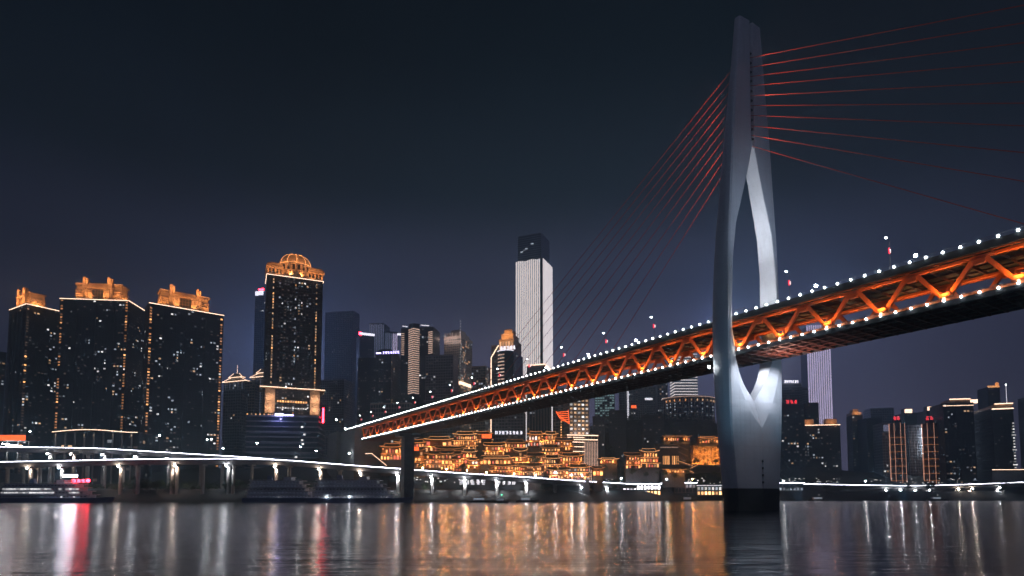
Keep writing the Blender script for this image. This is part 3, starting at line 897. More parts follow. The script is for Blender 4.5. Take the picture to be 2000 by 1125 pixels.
building('office_block', 'low unlit block in front of the wide hazy dark-blue tower', 'building', 626, 672, 690, 742, 860, -10, lit=.03, seed=14, wall='wall_b')
b = building('office_tower', 'dark tower with a slanting white light bar along its roof edge', 'building', 701, 703, 731, 654, 960, 24, side='L', depth=30, lit=.02, seed=15, wall='wall_d')
led_line(b['root'], [(-b['W2'], -b['D2'] - .8, b['H'] + 1.8), (b['W2'], -b['D2'] - .8, b['H'] + 1.8)], 3.2, 'white'); box_part(b['root'], 'roof_lamp', 'red', (-b['W2'] - 2, -b['D2'] - 2, b['H']), (-b['W2'] + 2, -b['D2'] - .5, b['H'] + 4))
b = building('glass_tower', 'pale blue tower with lit vertical fins and stepped top', 'building', 722, 749, 775, 632, 1000, -8, side='R', lit=.01, seed=16, wall='wall_b', glass='glass_b', band=None, bay=2.6, depth=30)
for i in range(9): box_part(b['root'], 'lit_fin', 'led_b', (-b['W2'] + .3 + i * b['W2'] * .24, -b['D2'] - .8, 10), (-b['W2'] + 1.5 + i * b['W2'] * .24, -b['D2'] - .3, b['H'] - (i % 3)))
b = building('glass_tower', 'violet-lit slab with a bright white corner lamp, right of the pale blue tower', 'building', 751, 753, 778, 648, 980, 20, side='L', depth=26, lit=.01, seed=17, wall='wall_b', glass='glass_b', band=None, bay=2.6)
for i in range(7): box_part(b['root'], 'lit_fin', 'led_v' if i > 3 else 'led_b', (-b['W2'] + .3 + i * b['W2'] * .28, -b['D2'] - .8, 10), (-b['W2'] + 1.6 + i * b['W2'] * .28, -b['D2'] - .3, b['H'] - 2))
inst('roof_lamp', unit_box('white'), b['root'], (b['W2'] + 2, -b['D2'], b['H'] - 4), (0, 0, 0), (7, 1, 3.4))
b = building('office_tower', 'black tower with rounded shoulders and violet roof sign', 'building', 735, 764, 794, 694, 770, -10, lit=.03, seed=18, wall='wall_d', depth=34, pal=('w_warm', 'w_cool'))
W2, D2, H = b['W2'], b['D2'], b['H']
MB().loft([[(-W2*f, -D2*f, H + z), (W2*f, -D2*f, H + z), (W2*f, D2*f, H + z), (-W2*f, D2*f, H + z)] for f, z in ((1, 1.3), (.97, 4), (.88, 7), (.70, 9.5))]).build('rounded_top', 'wall_d', b['root'])
sgn_ = thing('rooftop_sign', 'violet lettered sign on the rounded black tower', 'sign', b['root'].location + Vector((0, 0, b['H'])), b['root'].rotation_euler.z)
mb = MB(); glyphs(mb, -W2 * .1, 2, 7, 2.6, 3.2, seed=4)
for v_ in range(len(mb.v)): mb.v[v_] = (mb.v[v_][0], mb.v[v_][1] - D2 - .6, mb.v[v_][2])
mb.build('lettering', 'purple', sgn_); box_part(sgn_, 'sign_board', 'dark', (-W2 * .2, -D2 - .55, 1.5), (W2 * 1.02, -D2 - .2, 5.8))
mb = MB().box((-W2 * .98, -D2 - .9, 2.4), (-W2 * .35, -D2 - .5, 4.2)); mb.build('light_bar', 'purple', sgn_)
building('office_block', 'unlit black block in front of the tower with the slanting light bar', 'building', 700, 734, 738, 700, 800, -8, lit=.03, seed=19, wall='wall_d', depth=24)
building('car_park', 'low grey block with pale ramps just above the far end of the bridge', 'building', 724, 800, 832, 788, 700, -8, lit=.15, seed=20, wall='wall_l', depth=26, floor=5, pal=('w_white', 'w_cool'))
# striped tower
b = building('striped_tower', 'dark tower with a chevron-striped bay of glowing horizontal bars', 'building', 784, 846, 868, 640, 800, -10, lit=.06, seed=21, wall='wall_d', depth=30)
r = b['root']; W2, D2, H = b['W2'], b['D2'], b['H']
xb = -W2 + 2 * W2 * .42
MB().prism([(xb - 8, -D2 - .1), (xb, -D2 - 4.5), (xb + 7, -D2 - .1)], 0, H + 6).build('chevron_bay', 'wall_d', r)
zlo = Zv(768, 800) - 8
for k in range(30):
    z = zlo + k * (H - 2 - zlo) / 29
    led_line(r, [(xb - 8, -D2 - .5, z), (xb, -D2 - 4.9, z + .8), (xb + 7, -D2 - .5, z)], 1.1, 'led_s', 'light_bar')
zlo2 = Zv(690, 800) - 8
for k in range(12):
    z = zlo2 + k * (H - 6 - zlo2) / 11
    led_line(r, [(W2 * .72, -D2 - .6, z), (W2 * .98, -D2 - .6, z + .5)], 1.0, 'led_s', 'light_bar')
    led_line(r, [(-W2 * .98, -D2 - .6, z), (-W2 * .8, -D2 - .6, z - .5)], .8, 'led_s', 'light_bar')
for x, q in ((xb, 5), (W2 * .5, 8), (-W2 * .75, 5)): led_line(r, [(x - q * .7, -D2 - 1, H + 4), (x + q * .7, -D2 - 1, H + 2.6)], .9, 'led_d', 'roof_light')
building('office_block', 'dark plain block with blue vertical panels in front of the striped tower', 'building', 832, 885, 898, 694, 745, -10, lit=.04, seed=22, wall='wall_b', depth=26)
b = building('ornate_tower', 'warm-lit stepped tower with a pinkish crown and window grid', 'building', 868, 900, 922, 660, 850, -22, lit=.45, seed=23, wall='wall_l', pal=('w_warm', 'w_amb', 'w_cool', 'w_warm'), faces=('S',), bay=3.4)
r = b['root']; W2, D2, H = b['W2'], b['D2'], b['H']
for f, z, h in ((1.06, 1, 2.5), (.8, 3.5, 6), (.55, 9.5, 5)): box_part(r, 'crown_step', 'wall_l', (-W2 * f, -D2 * f, H + z), (W2 * f, D2 * f, H + z + h))
for q in (-.9, -.45, 0, .45, .9): box_part(r, 'finial', 'wall_l', (W2 * q - .7, -D2 * 1.02, H + 3.5), (W2 * q + .7, -D2 * .9, H + 9))
for q in (-.8, .1, 1.1): lamp('POINT', 'crown_light', r, (W2 * q, -D2 - 7, H - 1), 4500, (1, .70, .6), size=.8)
zl = Zv(748, 850) - 8
led_line(r, [(-W2, -D2 - 1, zl), (W2 + 1, -D2 - 1, zl), (W2 + 1, D2, zl)], 3.4, 'led_p', 'light_band')
for x in (.96,): 
    for k in range(22): inst('edge_lamp', unit_ball('w_white'), r, (W2 * x, -D2 - .5, zl + 4 + k * 4), sc=(.45,) * 3)
b = building('office_block', 'beige block with dense pale windows between ornate tower and curved striped tower', 'building', 921, 948, 962, 716, 800, -16, lit=.5, seed=24, wall='wall_l', pal=('w_warm', 'w_cool', 'w_cool'), bay=3)
# curved-front tower
b = building('curved_tower', 'tower with bowed striped front, white roof sign and flaming orange crown', 'building', 972, 1004, 1034, 688, 720, -18, lit=.02, seed=25, wall='wall_b', depth=34)
r = b['root']; W2, D2, H = b['W2'], b['D2'], b['H']
def arc(rx, y, n=10, x0=0): return [(x0 - rx * math.cos(math.pi * k / n), y - 5.5 * math.sin(math.pi * k / n)) for k in range(n + 1)]
MB().prism(arc(W2 * .9, -D2 - .1), 0, H + 2).build('bowed_front', 'glass_b', r)
for k in range(16):
    z = H - 3 - k * 4.2
    pts = [(x, y - .4, z) for x, y in arc(W2 * .9, -D2 - .1)][1:6]
    led_line(r, pts, 1.1, 'led_s', 'light_bar')
led_line(r, [(x, y - .6, H + 2) for x, y in arc(W2 * .95, -D2 - .1)], .8, 'led_d', 'roof_light')
for f, z, h in ((.9, 2, 14), (.7, 16, 7), (.46, 23, 6)): box_part(r, 'crown_step', 'stone', (-W2 * f, -D2 * f, H + z), (W2 * f, D2 * f, H + z + h))
for i in range(5): inst('crown_window', unit_box('w_warm'), r, (-W2 * .72 + i * W2 * .36, -D2 * .9, H + 4), (0, 0, 0), (2.2, .3, 10))
for f, z in ((.95, 16), (.75, 23), (.5, 29)):
    MB().loft([[(-W2*f*g, -D2*f*g, H + z + zz), (W2*f*g, -D2*f*g, H + z + zz), (W2*f*g, D2*f*g, H + z + zz), (-W2*f*g, D2*f*g, H + z + zz)] for g, zz in ((1, 0), (1, .8), (.75, 2.4))]).build('crown_roof', 'stone', r)
for x in (-1, 0, 1):
    lamp('POINT', 'crown_light', r, (W2 * x, -D2 - 4, H + 20), 4200, (1, .42, .14), size=.6); lamp('POINT', 'crown_light', r, (W2 * .7 * x, -D2 * .9 - 1, H + 26), 2600, (1, .42, .14), size=.5)
lamp('POINT', 'crown_light', r, (-2, -D2 * .7 - 1, H + 33), 1500, (1, .42, .14), size=.5)
sgn_ = thing('rooftop_sign', 'bright white sign at the roof edge of the bowed striped tower', 'sign', r.location + Vector((0, 0, H + 2.6)), r.rotation_euler.z)
mb = MB(); glyphs(mb, -W2 * .5, 0, 5, 3.2, 4, y=-.4, seed=12, t=.2)
mb.v = [(x, y - D2 - 5.5, z) for x, y, z in mb.v]; mb.build('lettering', 'white', sgn_); box_part(sgn_, 'sign_frame', 'rail', (-W2 * .55, -D2 - 5.3, -.2), (W2 * .6, -D2 - 5, .2))
# side wing with warm outline
b = building('office_block', 'dark wing edged by a warm light line, left of the bowed striped tower', 'building', 960, 974, 980, 676, 745, -12, lit=.02, seed=26, wall='wall_b', depth=22)
led_line(b['root'], [(-b['W2'] - .3, -b['D2'] - .5, 30), (-b['W2'] - .3, -b['D2'] - .5, b['H'] - 14), (b['W2'], -b['D2'] - .5, b['H'] + 1)], .8, 'led_p')

# the white floodlit skyscraper
b = building('skyscraper', 'tallest white skyscraper faced with glowing vertical ribs and a dark unlit top', 'building', 1008, 1060, 1078, 504, 900, -23.6, lit=0, dim=0, seed=27, wall='wall_b', band=None, fin=None, parapet=0, vref=620)
r = b['root']; W2, D2, H = b['W2'], b['D2'], b['H']
nr_ = 13
for i in range(nr_):
    x = -W2 + .8 + i * (2 * W2 - 6) / (nr_ - 1)
    inst('lit_rib', unit_box('led_c'), r, (x, -D2, 20), (0, 0, 0), (1.9, .9, H - 20 + .8 * math.sin(i)))
for i in range(7):
    y = -D2 + 3.0 + i * (2 * D2 - 4) / 6
    inst('lit_rib', unit_box('led_c'), r, (W2, y, 20), (0, 0, R(90)), (4.2, .9, H - 20))
top = Zv(452, 900) - 8 - H
box_part(r, 'upper_shaft', 'glass', (-W2 * .9, -D2 * .9, H + .2), (W2 * .85, D2 * .9, H + top))
mb = MB()
for k in range(12): mb.box((-W2 * .9 - .4, -D2 * .9 - .4, H + 2 + k * top / 12), (W2 * .85 + .4, D2 * .9 + .4, H + 3.2 + k * top / 12))
mb.build('floor_band', 'wall_b', r, kind='stuff')
for x, z in ((-.6, .35), (-.4, .4), (-.25, .45), (.2, .6)): inst('lit_window', unit_box('w_cool'), r, (W2 * x, -D2 * .9 - .2, H + top * z), (0, 0, 0), (4, .4, 2))
b = building('office_block', 'cream-lit flat-roofed block at foot of white skyscraper', 'building', 1030, 1064, 1076, 712, 860, -16, lit=.35, seed=28, wall='wall_l', pal=('w_warm', 'w_white'))
roof_leds(b, 'led_p', 1.4)

# under and behind the bridge
b = building('office_block', 'violet-grey block with a vertical row of lamps, above the lantern-lit houses', 'building', 962, 1022, 1032, 806, 650, -8, lit=.03, seed=29, wall='wall_b', depth=20, vref=830)
sg = thing('rooftop_sign', 'white illuminated lettering on the low roof before the violet-grey block', 'sign', P(992, 848, 615), 0)
mb = MB(); glyphs(mb, -13, 0, 8, 2.8, 3.2, seed=21, t=.13); mb.build('lettering', 'white', sg); box_part(sg, 'sign_frame', 'dark', (-14, .05, -.6), (17, .4, -.1)); box_part(sg, 'sign_post', 'dark', (-.3, .1, -20), (.3, .4, -.6))
building('office_block', 'grey block with pale vertical strips behind the red lit gallery', 'building', 1034, 1074, 1082, 768, 700, -8, lit=.12, seed=30, wall='wall_l', depth=20, band=None, vref=800, pal=('w_cool',))
building('office_block', 'grey stone block behind the orange neon pot sign', 'building', 1080, 1106, 1112, 760, 690, -8, lit=.05, seed=31, wall='wall_l', depth=20, vref=800)
b = building('apartment_block', 'beige block with a tight grid of pink-lit windows', 'building', 1110, 1112, 1150, 762, 640, 12, side='L', depth=22, lit=.0, seed=32, wall='wall_l', vref=810, bay=4.4, floor=4.2)
for k in range(3, b['nf']):
    for i in range(b['nb']): b['win']('F', i, k, 'w_warm' if (i + k) % 3 else 'w_white', .62, .5)
lamp('POINT', 'wall_light', b['root'], (0, -b['D2'] - 14, b['H'] * .55), 9000, (1, .66, .55), size=2)
b = building('colonnade_block', 'pale block with lit floor lines and tall white pilasters, below the beige window grid', 'building', 1106, 1108, 1167, 850, 600, 14, side='L', depth=22, base=10, lit=.0, dim=0, seed=33, wall='wall_l', floor=4.2, bay=3.2)
r = b['root']; W2, D2, H = b['W2'], b['D2'], b['H']
for k in range(4): led_line(r, [(-W2, -D2 - .6, H - 2 - k * 4.6), (W2 * .1, -D2 - .6, H - 2 - k * 4.6)], .5, 'led_p')
for i in range(9): inst('lit_pilaster', unit_box('led_s'), r, (W2 * (.1 + .11 * i), -D2 - .3, 4), (0, 0, 0), (.45, .4, H - 10))
roof_leds(b, 'led_p', .6, sides='F'); led_line(r, [(-W2, -D2 - .8, H - 4), (W2, -D2 - .8, H - 4)], .5, 'led_p')
b = building('glass_tower', 'teal-lit glass block with green-white window rows', 'building', 1162, 1200, 1210, 745, 820, -10, lit=.0, seed=34, wall='wall_b', glass='glass_b', vref=780, depth=24)
for k in range(4, b['nf']): 
    for i in range(b['nb']):
        if b['rr'].random() < .62: b['win']('F', i, k, 'led_t', .85, .5)
building('office_block', 'narrow hazy block beside the teal-lit glass block', 'building', 1210, 1220, 1226, 752, 850, -8, lit=.02, seed=35, wall='wall_b', vref=780, depth=20)
b = building('slim_tower', 'slim hazy tower with two white vertical light lines', 'building', 1222, 1246, 1252, 740, 870, -8, lit=.02, seed=36, wall='wall_b', vref=780, depth=20)
for q in (-.72, -.55): led_line(b['root'], [(b['W2'] * q, -b['D2'] - .6, 10), (b['W2'] * q, -b['D2'] - .6, b['H'])], .7, 'led_d')
inst('wall_sign', unit_box('orange'), b['root'], (b['W2'] * .3, -b['D2'] - .3, Zv(797, 870) - 8), (0, 0, 0), (7, .4, 4))
b = building('office_block', 'hazy blue block bearing one small white sign', 'building', 1246, 1284, 1292, 756, 900, -6, lit=.008, seed=37, wall='wall_b', vref=780, depth=24)
inst('wall_sign', unit_box('led_d'), b['root'], (b['W2'] * .1, -b['D2'] - .4, Zv(781, 900) - 8), (0, 0, 0), (11, .4, 3))
b = building('office_block', 'pale speckled tower beside the white-striped tower', 'building', 1284, 1304, 1310, 730, 880, -6, lit=.22, seed=38, wall='wall_b', vref=770, depth=20)
b = building('striped_tower', 'tower wrapped in white horizontal light lines seen under the bridge deck', 'building', 1306, 1318, 1362, 690, 900, 0, side='L', depth=24, lit=0, dim=0, seed=39, wall='wall_b', vref=740)
for k in range(24):
    z = b['H'] - 1.5 - k * 4.3
    led_line(b['root'], [(-b['W2'] - .6, b['D2'], z), (-b['W2'] - .6, -b['D2'] - .6, z), (b['W2'], -b['D2'] - .6, z)], 1.1, 'led_c', 'light_bar')
# round hotel
rx = 40 * 820 / 1200
c0 = P(1345, 800, 850)
rh = thing('round_hotel', 'wide drum-shaped building with warm dots under its rim, on the dark hill', 'building', (c0.x, c0.y, 40))
hz = Zv(775, 815) - 40
def cring(rad, z, n=28): return [(rad*math.cos(2*math.pi*k/n), rad*.8*math.sin(2*math.pi*k/n), z) for k in range(n)]
MB().loft([cring(34, 0), cring(34, hz)]).build('drum_wall', 'glass_b', rh)
mb = MB()
for k in range(12): mb.loft([cring(34.4, 3 + k * hz / 12), cring(34.4, 4.2 + k * hz / 12)])
mb.build('floor_band', 'wall_l', rh, kind='stuff')
MB().loft([cring(34, hz), cring(36.5, hz + 1), cring(36.5, hz + 3), cring(33, hz + 3.2)]).build('rim', 'wall_l', rh)
mb = MB()
for k in range(28):
    a_ = 2*math.pi*k/28
    mb.tube((34.6*math.cos(a_), 27.7*math.sin(a_), 0), (34.6*math.cos(a_), 27.7*math.sin(a_), hz), .5, .5, 5)
mb.build('wall_pier', 'wall_l', rh, kind='stuff')
for k in range(15, 28):
    a_ = 2*math.pi*(k + .5)/28
    inst('rim_lamp', unit_ball('w_amb' if k < 20 else 'w_warm'), rh, (35.2*math.cos(a_), 28.4*math.sin(a_), hz - 2.6), sc=(1.0, 1.0, 1.5))
    for j in range(5):
        if random.random() < .45: inst('lit_window', unit_ball('w_cool'), rh, (34.3*math.cos(a_), 27.5*math.sin(a_), hz - 7 - j * 4), sc=(.9, .5, .8))
led_line(rh, [tuple(p) for p in cring(36.8, hz + 2)[13:]] , .5, 'led_s')
# dark blocks on the hill under the bridge
for i, (l_, c_, r_, v, Yd, lb) in enumerate(((1158, 1180, 1186, 815, 660, 'dark block with few lit windows next to the pale colonnade block'), (1190, 1222, 1230, 803, 690, 'dark flat-roofed block on the hill, one lit window row'), (1256, 1296, 1304, 812, 700, 'dark hillside block with scattered lights left of the round hotel'), (1318, 1360, 1372, 826, 690, 'dark hillside block just below the round hotel'))):
    building('hillside_block', lb, 'building', l_, c_, r_, v, Yd, -8, lit=.03, seed=50 + i, wall='wall_d', depth=18, base=30, pal=('w_white', 'w_cool'))

for u, v, Yd, pw, c_ in ((560, 690, 1120, 1.3e6, (.36, .48, 1)), (1413, 640, 980, .55e6, (.50, .50, 1)), (1600, 600, 1000, .3e6, (.6, .55, 1))):  # added point lamps without fixtures, hidden behind buildings to make the haze glow
    o = lamp('POINT', 'added_haze_glow', None, P(u, v, Yd), pw, c_, size=3); o.data.specular_factor = 0
# ------------------------------------------------------------------ right bank
b = building('office_block', 'dark block with white rooftop lettering just right of the pylon', 'building', 1516, 1566, 1572, 750, 800, -8, lit=.02, seed=60, wall='wall_b', depth=24)
sg = thing('rooftop_sign', 'row of white roof letters right of the pylon', 'sign', P(1533, 748, 795), 0)
mb = MB(); glyphs(mb, -1, 0, 7, 2.2, 3.6, seed=33, t=.2); mb.build('lettering', 'white', sg); box_part(sg, 'sign_frame', 'dark', (-1.5, .05, -.8), (18.5, .3, -.1))
building('office_block', 'grey stepped block in front of the violet striped skyscraper', 'building', 1566, 1578, 1584, 758, 830, -8, lit=.06, seed=61, wall='wall_b', depth=20)
b = building('office_block', 'dark block topped by a red neon sign beside the pylon', 'building', 1524, 1570, 1576, 792, 740, -8, lit=.06, seed=62, wall='wall_d', depth=24)
sg = thing('rooftop_sign', 'red neon letters on the dark block beside the pylon', 'sign', P(1536, 788, 735), 0)
mb = MB(); glyphs(mb, -1, 0, 3, 4.2, 4.2, seed=35, t=.22); mb.build('lettering', 'red_d', sg); box_part(sg, 'sign_frame', 'dark', (-1.5, .05, -.6), (16, .3, -.1))
building('office_block', 'short dark block at the foot of the violet striped skyscraper', 'building', 1577, 1598, 1602, 788, 760, -8, lit=.01, seed=63, wall='wall_d', depth=20)
b = building('skyscraper', 'violet-white skyscraper with glowing vertical stripes seen below the right deck', 'building', 1578, 1624, 1640, 634, 950, -10, lit=0, dim=0, seed=64, wall='wall_b', band=None, fin=None, parapet=0, vref=740)
r = b['root']; W2, D2, H = b['W2'], b['D2'], b['H']
for i in range(11): inst('lit_rib', unit_box('led_v'), r, (-W2 + 1.2 + i * (2 * W2 - 2.4) / 10, -D2, 10), (0, 0, 0), (1.9, .9, H - 10))
led_line(r, [(W2 + .4, D2 - .4, 10), (W2 + .4, D2 - .4, H)], 1.2, 'led_v', 'edge_light')
mb = MB()
for k in range(46): mb.box((W2, -D2 + .8, 10 + k * (H - 12) / 46), (W2 + .5, D2 - 1, 11.2 + k * (H - 12) / 46))
mb.build('side_light_bar', 'led_b', r, kind='stuff')
b = building('apartment_block', 'broad dark block with two orange roof houses and a peach eave line', 'building', 1563, 1640, 1671, 830, 740, -10, lit=.10, seed=65, wall='wall_d')
roof_leds(b, 'led_p', .7, sides='FR')
for q in (-.55, .62):
    x = b['W2'] * q
    box_part(b['root'], 'roof_house', 'stone', (x - 6.5, -b['D2'] + 3, b['H'] + 1), (x + 6.5, -b['D2'] + 11, b['H'] + 8)); lamp('POINT', 'roof_light', b['root'], (x, -b['D2'] - 3, b['H'] + 3), 2800, (1, .42, .16), size=.6)
b = building('apartment_block', 'dark tower with small stepped orange roof right of the violet skyscraper', 'building', 1664, 1684, 1696, 812, 800, -14, lit=.06, seed=66, wall='wall_d')
for f, z in ((1, 1.2), (.6, 5.5)): box_part(b['root'], 'roof_step', 'stone', (-b['W2'] * f, -b['D2'] * f, b['H'] + z), (b['W2'] * f * .8, b['D2'] * f, b['H'] + z + 4))
lamp('POINT', 'roof_light', b['root'], (0, -b['D2'] - 4, b['H'] + 6), 3000, (1, .45, .18), size=.6)
building('apartment_block', 'plain dark block between stepped orange roof and the red-topped twin towers', 'building', 1692, 1722, 1732, 818, 770, -8, lit=.06, seed=67, wall='wall_d', depth=26)
building('apartment_block', 'hazy unlit block behind the plain dark block', 'building', 1700, 1745, 1752, 798, 900, -8, lit=.02, seed=68, wall='wall_b', depth=24)
b = building('apartment_block', 'dark-blue block with a pale blue panel left of the first red-topped tower', 'building', 1722, 1744, 1748, 828, 745, -6, lit=.04, seed=69, wall='wall_b', depth=22)
inst('lit_panel', unit_box('led_b'), b['root'], (0, -b['D2'] - .4, b['H'] - 9), (0, 0, 0), (10, .3, 8))
for i, (u, lb) in enumerate(((1759.5, 'red-topped tower outlined by golden lines, just right of pale blue panel'), (1824.5, 'red-topped tower outlined by golden lines, right of the column of white lamps'))):
    Yd = 720; c0 = P(u, 830, Yd); H = Zv(826, Yd) - 8
    r = thing('lit_tower', lb, 'building', (c0.x, c0.y + 8, 8), R(-28), 'golden outlined towers with red tops')
    oc = [(8.2*math.cos(R(22.5 + 45*k)), 8.2*math.sin(R(22.5 + 45*k))) for k in range(8)]
    MB().prism(oc, 0, H).build('tower_wall', 'wood', r)
    for k, (x, y) in enumerate(oc):
        led_line(r, [(x*1.03, y*1.03, 2), (x*1.03, y*1.03, H)], .30, 'led_n', 'light_line')
    for k in ():
        x, y = ((oc[k][0] + oc[(k+1) % 8][0]) / 2, (oc[k][1] + oc[(k+1) % 8][1]) / 2)
        led_line(r, [(x*1.03, y*1.03, 2), (x*1.03, y*1.03, H)], .35, 'led_a', 'light_line')
    mb = MB()
    for j in range(8):
        z = 6 + j * 8.5
        for k in range(8):
            p, q = oc[k], oc[(k + 1) % 8]; mb.beam((p[0]*1.02, p[1]*1.02, z), (q[0]*1.02, q[1]*1.02, z), .2, .2)
    mb.build('light_ring', 'led_o', r)
    MB().prism([(x*.6, y*.6) for x, y in oc], H, H + 4).build('cap', 'wall_d', r)
    mb = MB(); glyphs(mb, -3.6, H + 4.3, 2, 3.2, 4.6, seed=70 + i, t=.24); mb.build('roof_letter', 'red_d', r)
for i, (l_, c_, r_, v, Yd, lb) in enumerate(((1766, 1790, 1798, 808, 790, 'dark tower with one bright roof lamp, behind the first red-topped tower'), (1810, 1836, 1844, 803, 800, 'dark tower with one bright roof lamp, behind the second red-topped tower'))):
    b = building('apartment_block', lb, 'building', l_, c_, r_, v, Yd, -8, lit=.05, seed=72 + i, wall='wall_d', depth=24)
    box_part(b['root'], 'roof_lamp', 'led_p', (-b['W2'] * .3, -b['D2'] * .5, b['H'] + 2), (b['W2'] * .7, -b['D2'] * .2, b['H'] + 7)); box_part(b['root'], 'roof_hut', 'wall', (-b['W2'] * .4, -b['D2'] * .2, b['H']), (b['W2'] * .8, b['D2'] * .5, b['H'] + 8))
b = building('apartment_block', 'dark-blue block carrying a vertical row of seven white lamps', 'building', 1774, 1806, 1812, 832, 750, -6, lit=.0, seed=75, wall='wall_b', depth=22)
for k in range(7): inst('wall_lamp', unit_ball('flood'), b['root'], (b['W2'] * .72, -b['D2'] - .8, Zv(839 + k * 7.8, 750) - 8), sc=(1.1,) * 3)
b = building('apartment_tower', 'broad dark tower with orange roof lines left of the antenna mast', 'building', 1842, 1900, 1932, 788, 700, -12, lit=.09, seed=76, wall='wall_d')
roof_leds(b, 'led_p', .5, sides='F', z=b['H'] - 2); box_part(b['root'], 'roof_house', 'stone', (-b['W2'] * .5, -b['D2'] + 2, b['H'] + 1), (b['W2'] * .9, b['D2'] * .4, b['H'] + 5.5))
led_line(b['root'], [(-b['W2'] * .5, -b['D2'] + 1.5, b['H'] + 5.8), (b['W2'] * .9, -b['D2'] + 1.5, b['H'] + 5.8)], 1.0, 'led_p'); inst('roof_lamp', unit_box('led_p'), b['root'], (b['W2'] + 2, -b['D2'] + 6, b['H'] + 1), (0, 0, 0), (9, 3, 4))
b = building('apartment_tower', 'tall dark tower with a short orange roof bar, highest on the right bank', 'building', 1929, 1952, 1960, 757, 820, -10, lit=.04, seed=77, wall='wall_d', depth=24)
led_line(b['root'], [(-b['W2'], -b['D2'] - .6, b['H'] + 1.5), (b['W2'] * .9, -b['D2'] - .6, b['H'] + 1.5)], 2.2, 'led_a'); inst('roof_lamp', unit_ball('led_o'), b['root'], (b['W2'] * .6, -b['D2'], b['H'] + 5), sc=(2.4, 2, 2.4))
b = building('apartment_tower', 'dark tower with bright peach roof bands and white window grid at right frame edge', 'building', 1938, 1978, 2030, 798, 680, -20, lit=.0, seed=78, wall='wall_d', floor=4)
roof_leds(b, 'led_p', 1.1, sides='FR')
led_line(b['root'], [(-b['W2'] + 2, -b['D2'] - .5, b['H'] + 6), (b['W2'], -b['D2'] - .5, b['H'] + 6), (b['W2'] + .5, b['D2'], b['H'] + 6)], .9, 'led_p'); box_part(b['root'], 'roof_house', 'stone', (-b['W2'] + 2, -b['D2'] + .2, b['H'] + 1), (b['W2'] - .2, b['D2'], b['H'] + 5.5))
for k in range(4, b['nf'] - 2):
    for i in range(min(8, b['ns'])): b['win']('S', i, k, 'w_white', .55, .3)
for k in range(0, 20, 1): inst('edge_lamp', unit_box('w_white'), b['root'], (b['W2'] - .5, -b['D2'] - .4, 14 + k * 3.3), (0, 0, 0), (1.6 if k % 5 else 4, .3, 1.2))
building('apartment_tower', 'dark tower beyond the right edge with a few lit windows', 'building', 2020, 2090, 2130, 770, 720, -16, lit=.05, seed=79, wall='wall_d')
p_ = P(1967, 796, 760)
ms = thing('antenna_mast', 'thin white-lit antenna mast on the right bank skyline', 'mast', p_)
MB().tube((0, 0, -40), (0, 0, 28), .6, .25).build('mast_pole', 'led_d', ms); inst('mast_lamp', unit_ball('bulb'), ms, (0, 0, 28.5), sc=(.7,) * 3)

# ------------------------------------------------------------------ elevated riverside roads
def road(name, label, pts, width, pier_us, lit_us, group=None, warm=(), thick=2.6, pier_base=2):
    pv = [P(u, v, Y) for u, v, Y in pts]
    root = thing(name, label, 'elevated road', (0, 0, 0), 0, group)
    # smooth polyline
    us = [p[0] for p in pts]
    fine = []
    for i in range(len(pv) - 1):
        for k in range(6):
            t = k / 6
            p0 = pv[max(0, i-1)]; p1 = pv[i]; p2 = pv[i+1]; p3 = pv[min(len(pv)-1, i+2)]
            fine.append(.5 * ((2*p1) + (p2 - p0)*t + (2*p0 - 5*p1 + 4*p2 - p3)*t*t + (3*p1 - p0 - 3*p2 + p3)*t*t*t))
    fine.append(pv[-1])
    secs = []; gird = []; rail = []; far = []
    for i, p in enumerate(fine):
        d = (fine[min(i+1, len(fine)-1)] - fine[max(i-1, 0)]); d.z = 0; d.normalize()
        nrm = Vector((-d.y, d.x, 0))        # away from the river
        up = Vector((0, 0, 1))
        secs.append([p - up*1.1, p + nrm*width - up*1.1, p + nrm*width - up*1.7, p - up*1.7])
        gird.append([p + nrm*1.6 - up*1.75, p + nrm*(width-1.6) - up*1.75, p + nrm*(width-2.4) - up*(1.7+thick), p + nrm*2.4 - up*(1.7+thick)])
        rail.append([p - nrm*.15 - up*1.7, p + nrm*.15 - up*1.7, p + nrm*.15 - up*.15, p - nrm*.15 - up*.15])
        far.append([p + nrm*(width-.15) - up*1.05, p + nrm*(width+.15) - up*1.05, p + nrm*(width+.15), p + nrm*(width-.15)])
    MB().loft(secs).build('roadway', 'asphalt', root); MB().loft(gird).build('girder', 'conc', root)
    MB().loft(rail).build('parapet', 'conc', root); MB().loft(far).build('parapet', 'conc', root)
    led_line(root, [tuple(p - Vector((0, .2, 0))) for p in fine], .32, 'led', 'light_strip')
    fu = [1000 + F * p.x / (p.y * cp + (p.z - HC) * sp) for p in fine]
    for u in pier_us:
        x = float(np.interp(u, fu, [p.x for p in fine])); y = float(np.interp(u, fu, [p.y for p in fine])) + width / 2; z = float(np.interp(u, fu, [p.z for p in fine])) - 1.7 - thick
        zb_ = pier_base
        pr = MB(); pr.prism([(x + 1.5*math.cos(a_), y + 1.5*math.sin(a_)) for a_ in [k*math.pi/4 for k in range(8)]], zb_, z - 1.4)
        pr.box((x - 1.6, y - 4.2, z - 1.4), (x + 1.6, y + 4.2, z + .02))
        o = pr.build('pier', 'conc', root)
        if u in lit_us:
            colr = (1, .72, .58) if u in warm else (.92, .95, 1)
            lamp('SPOT', 'pier_light', root, (x, y - 4.9, z - 1.0), 60000, colr, (x, y - 1, z - 7), 90, .7, .3)
            inst('pier_lamp', unit_box('pier_w' if u in warm else 'pier_f'), root, (x, y - 4.6, z - 1.7), (0, 0, 0), (.8, .35, .28))
    return root
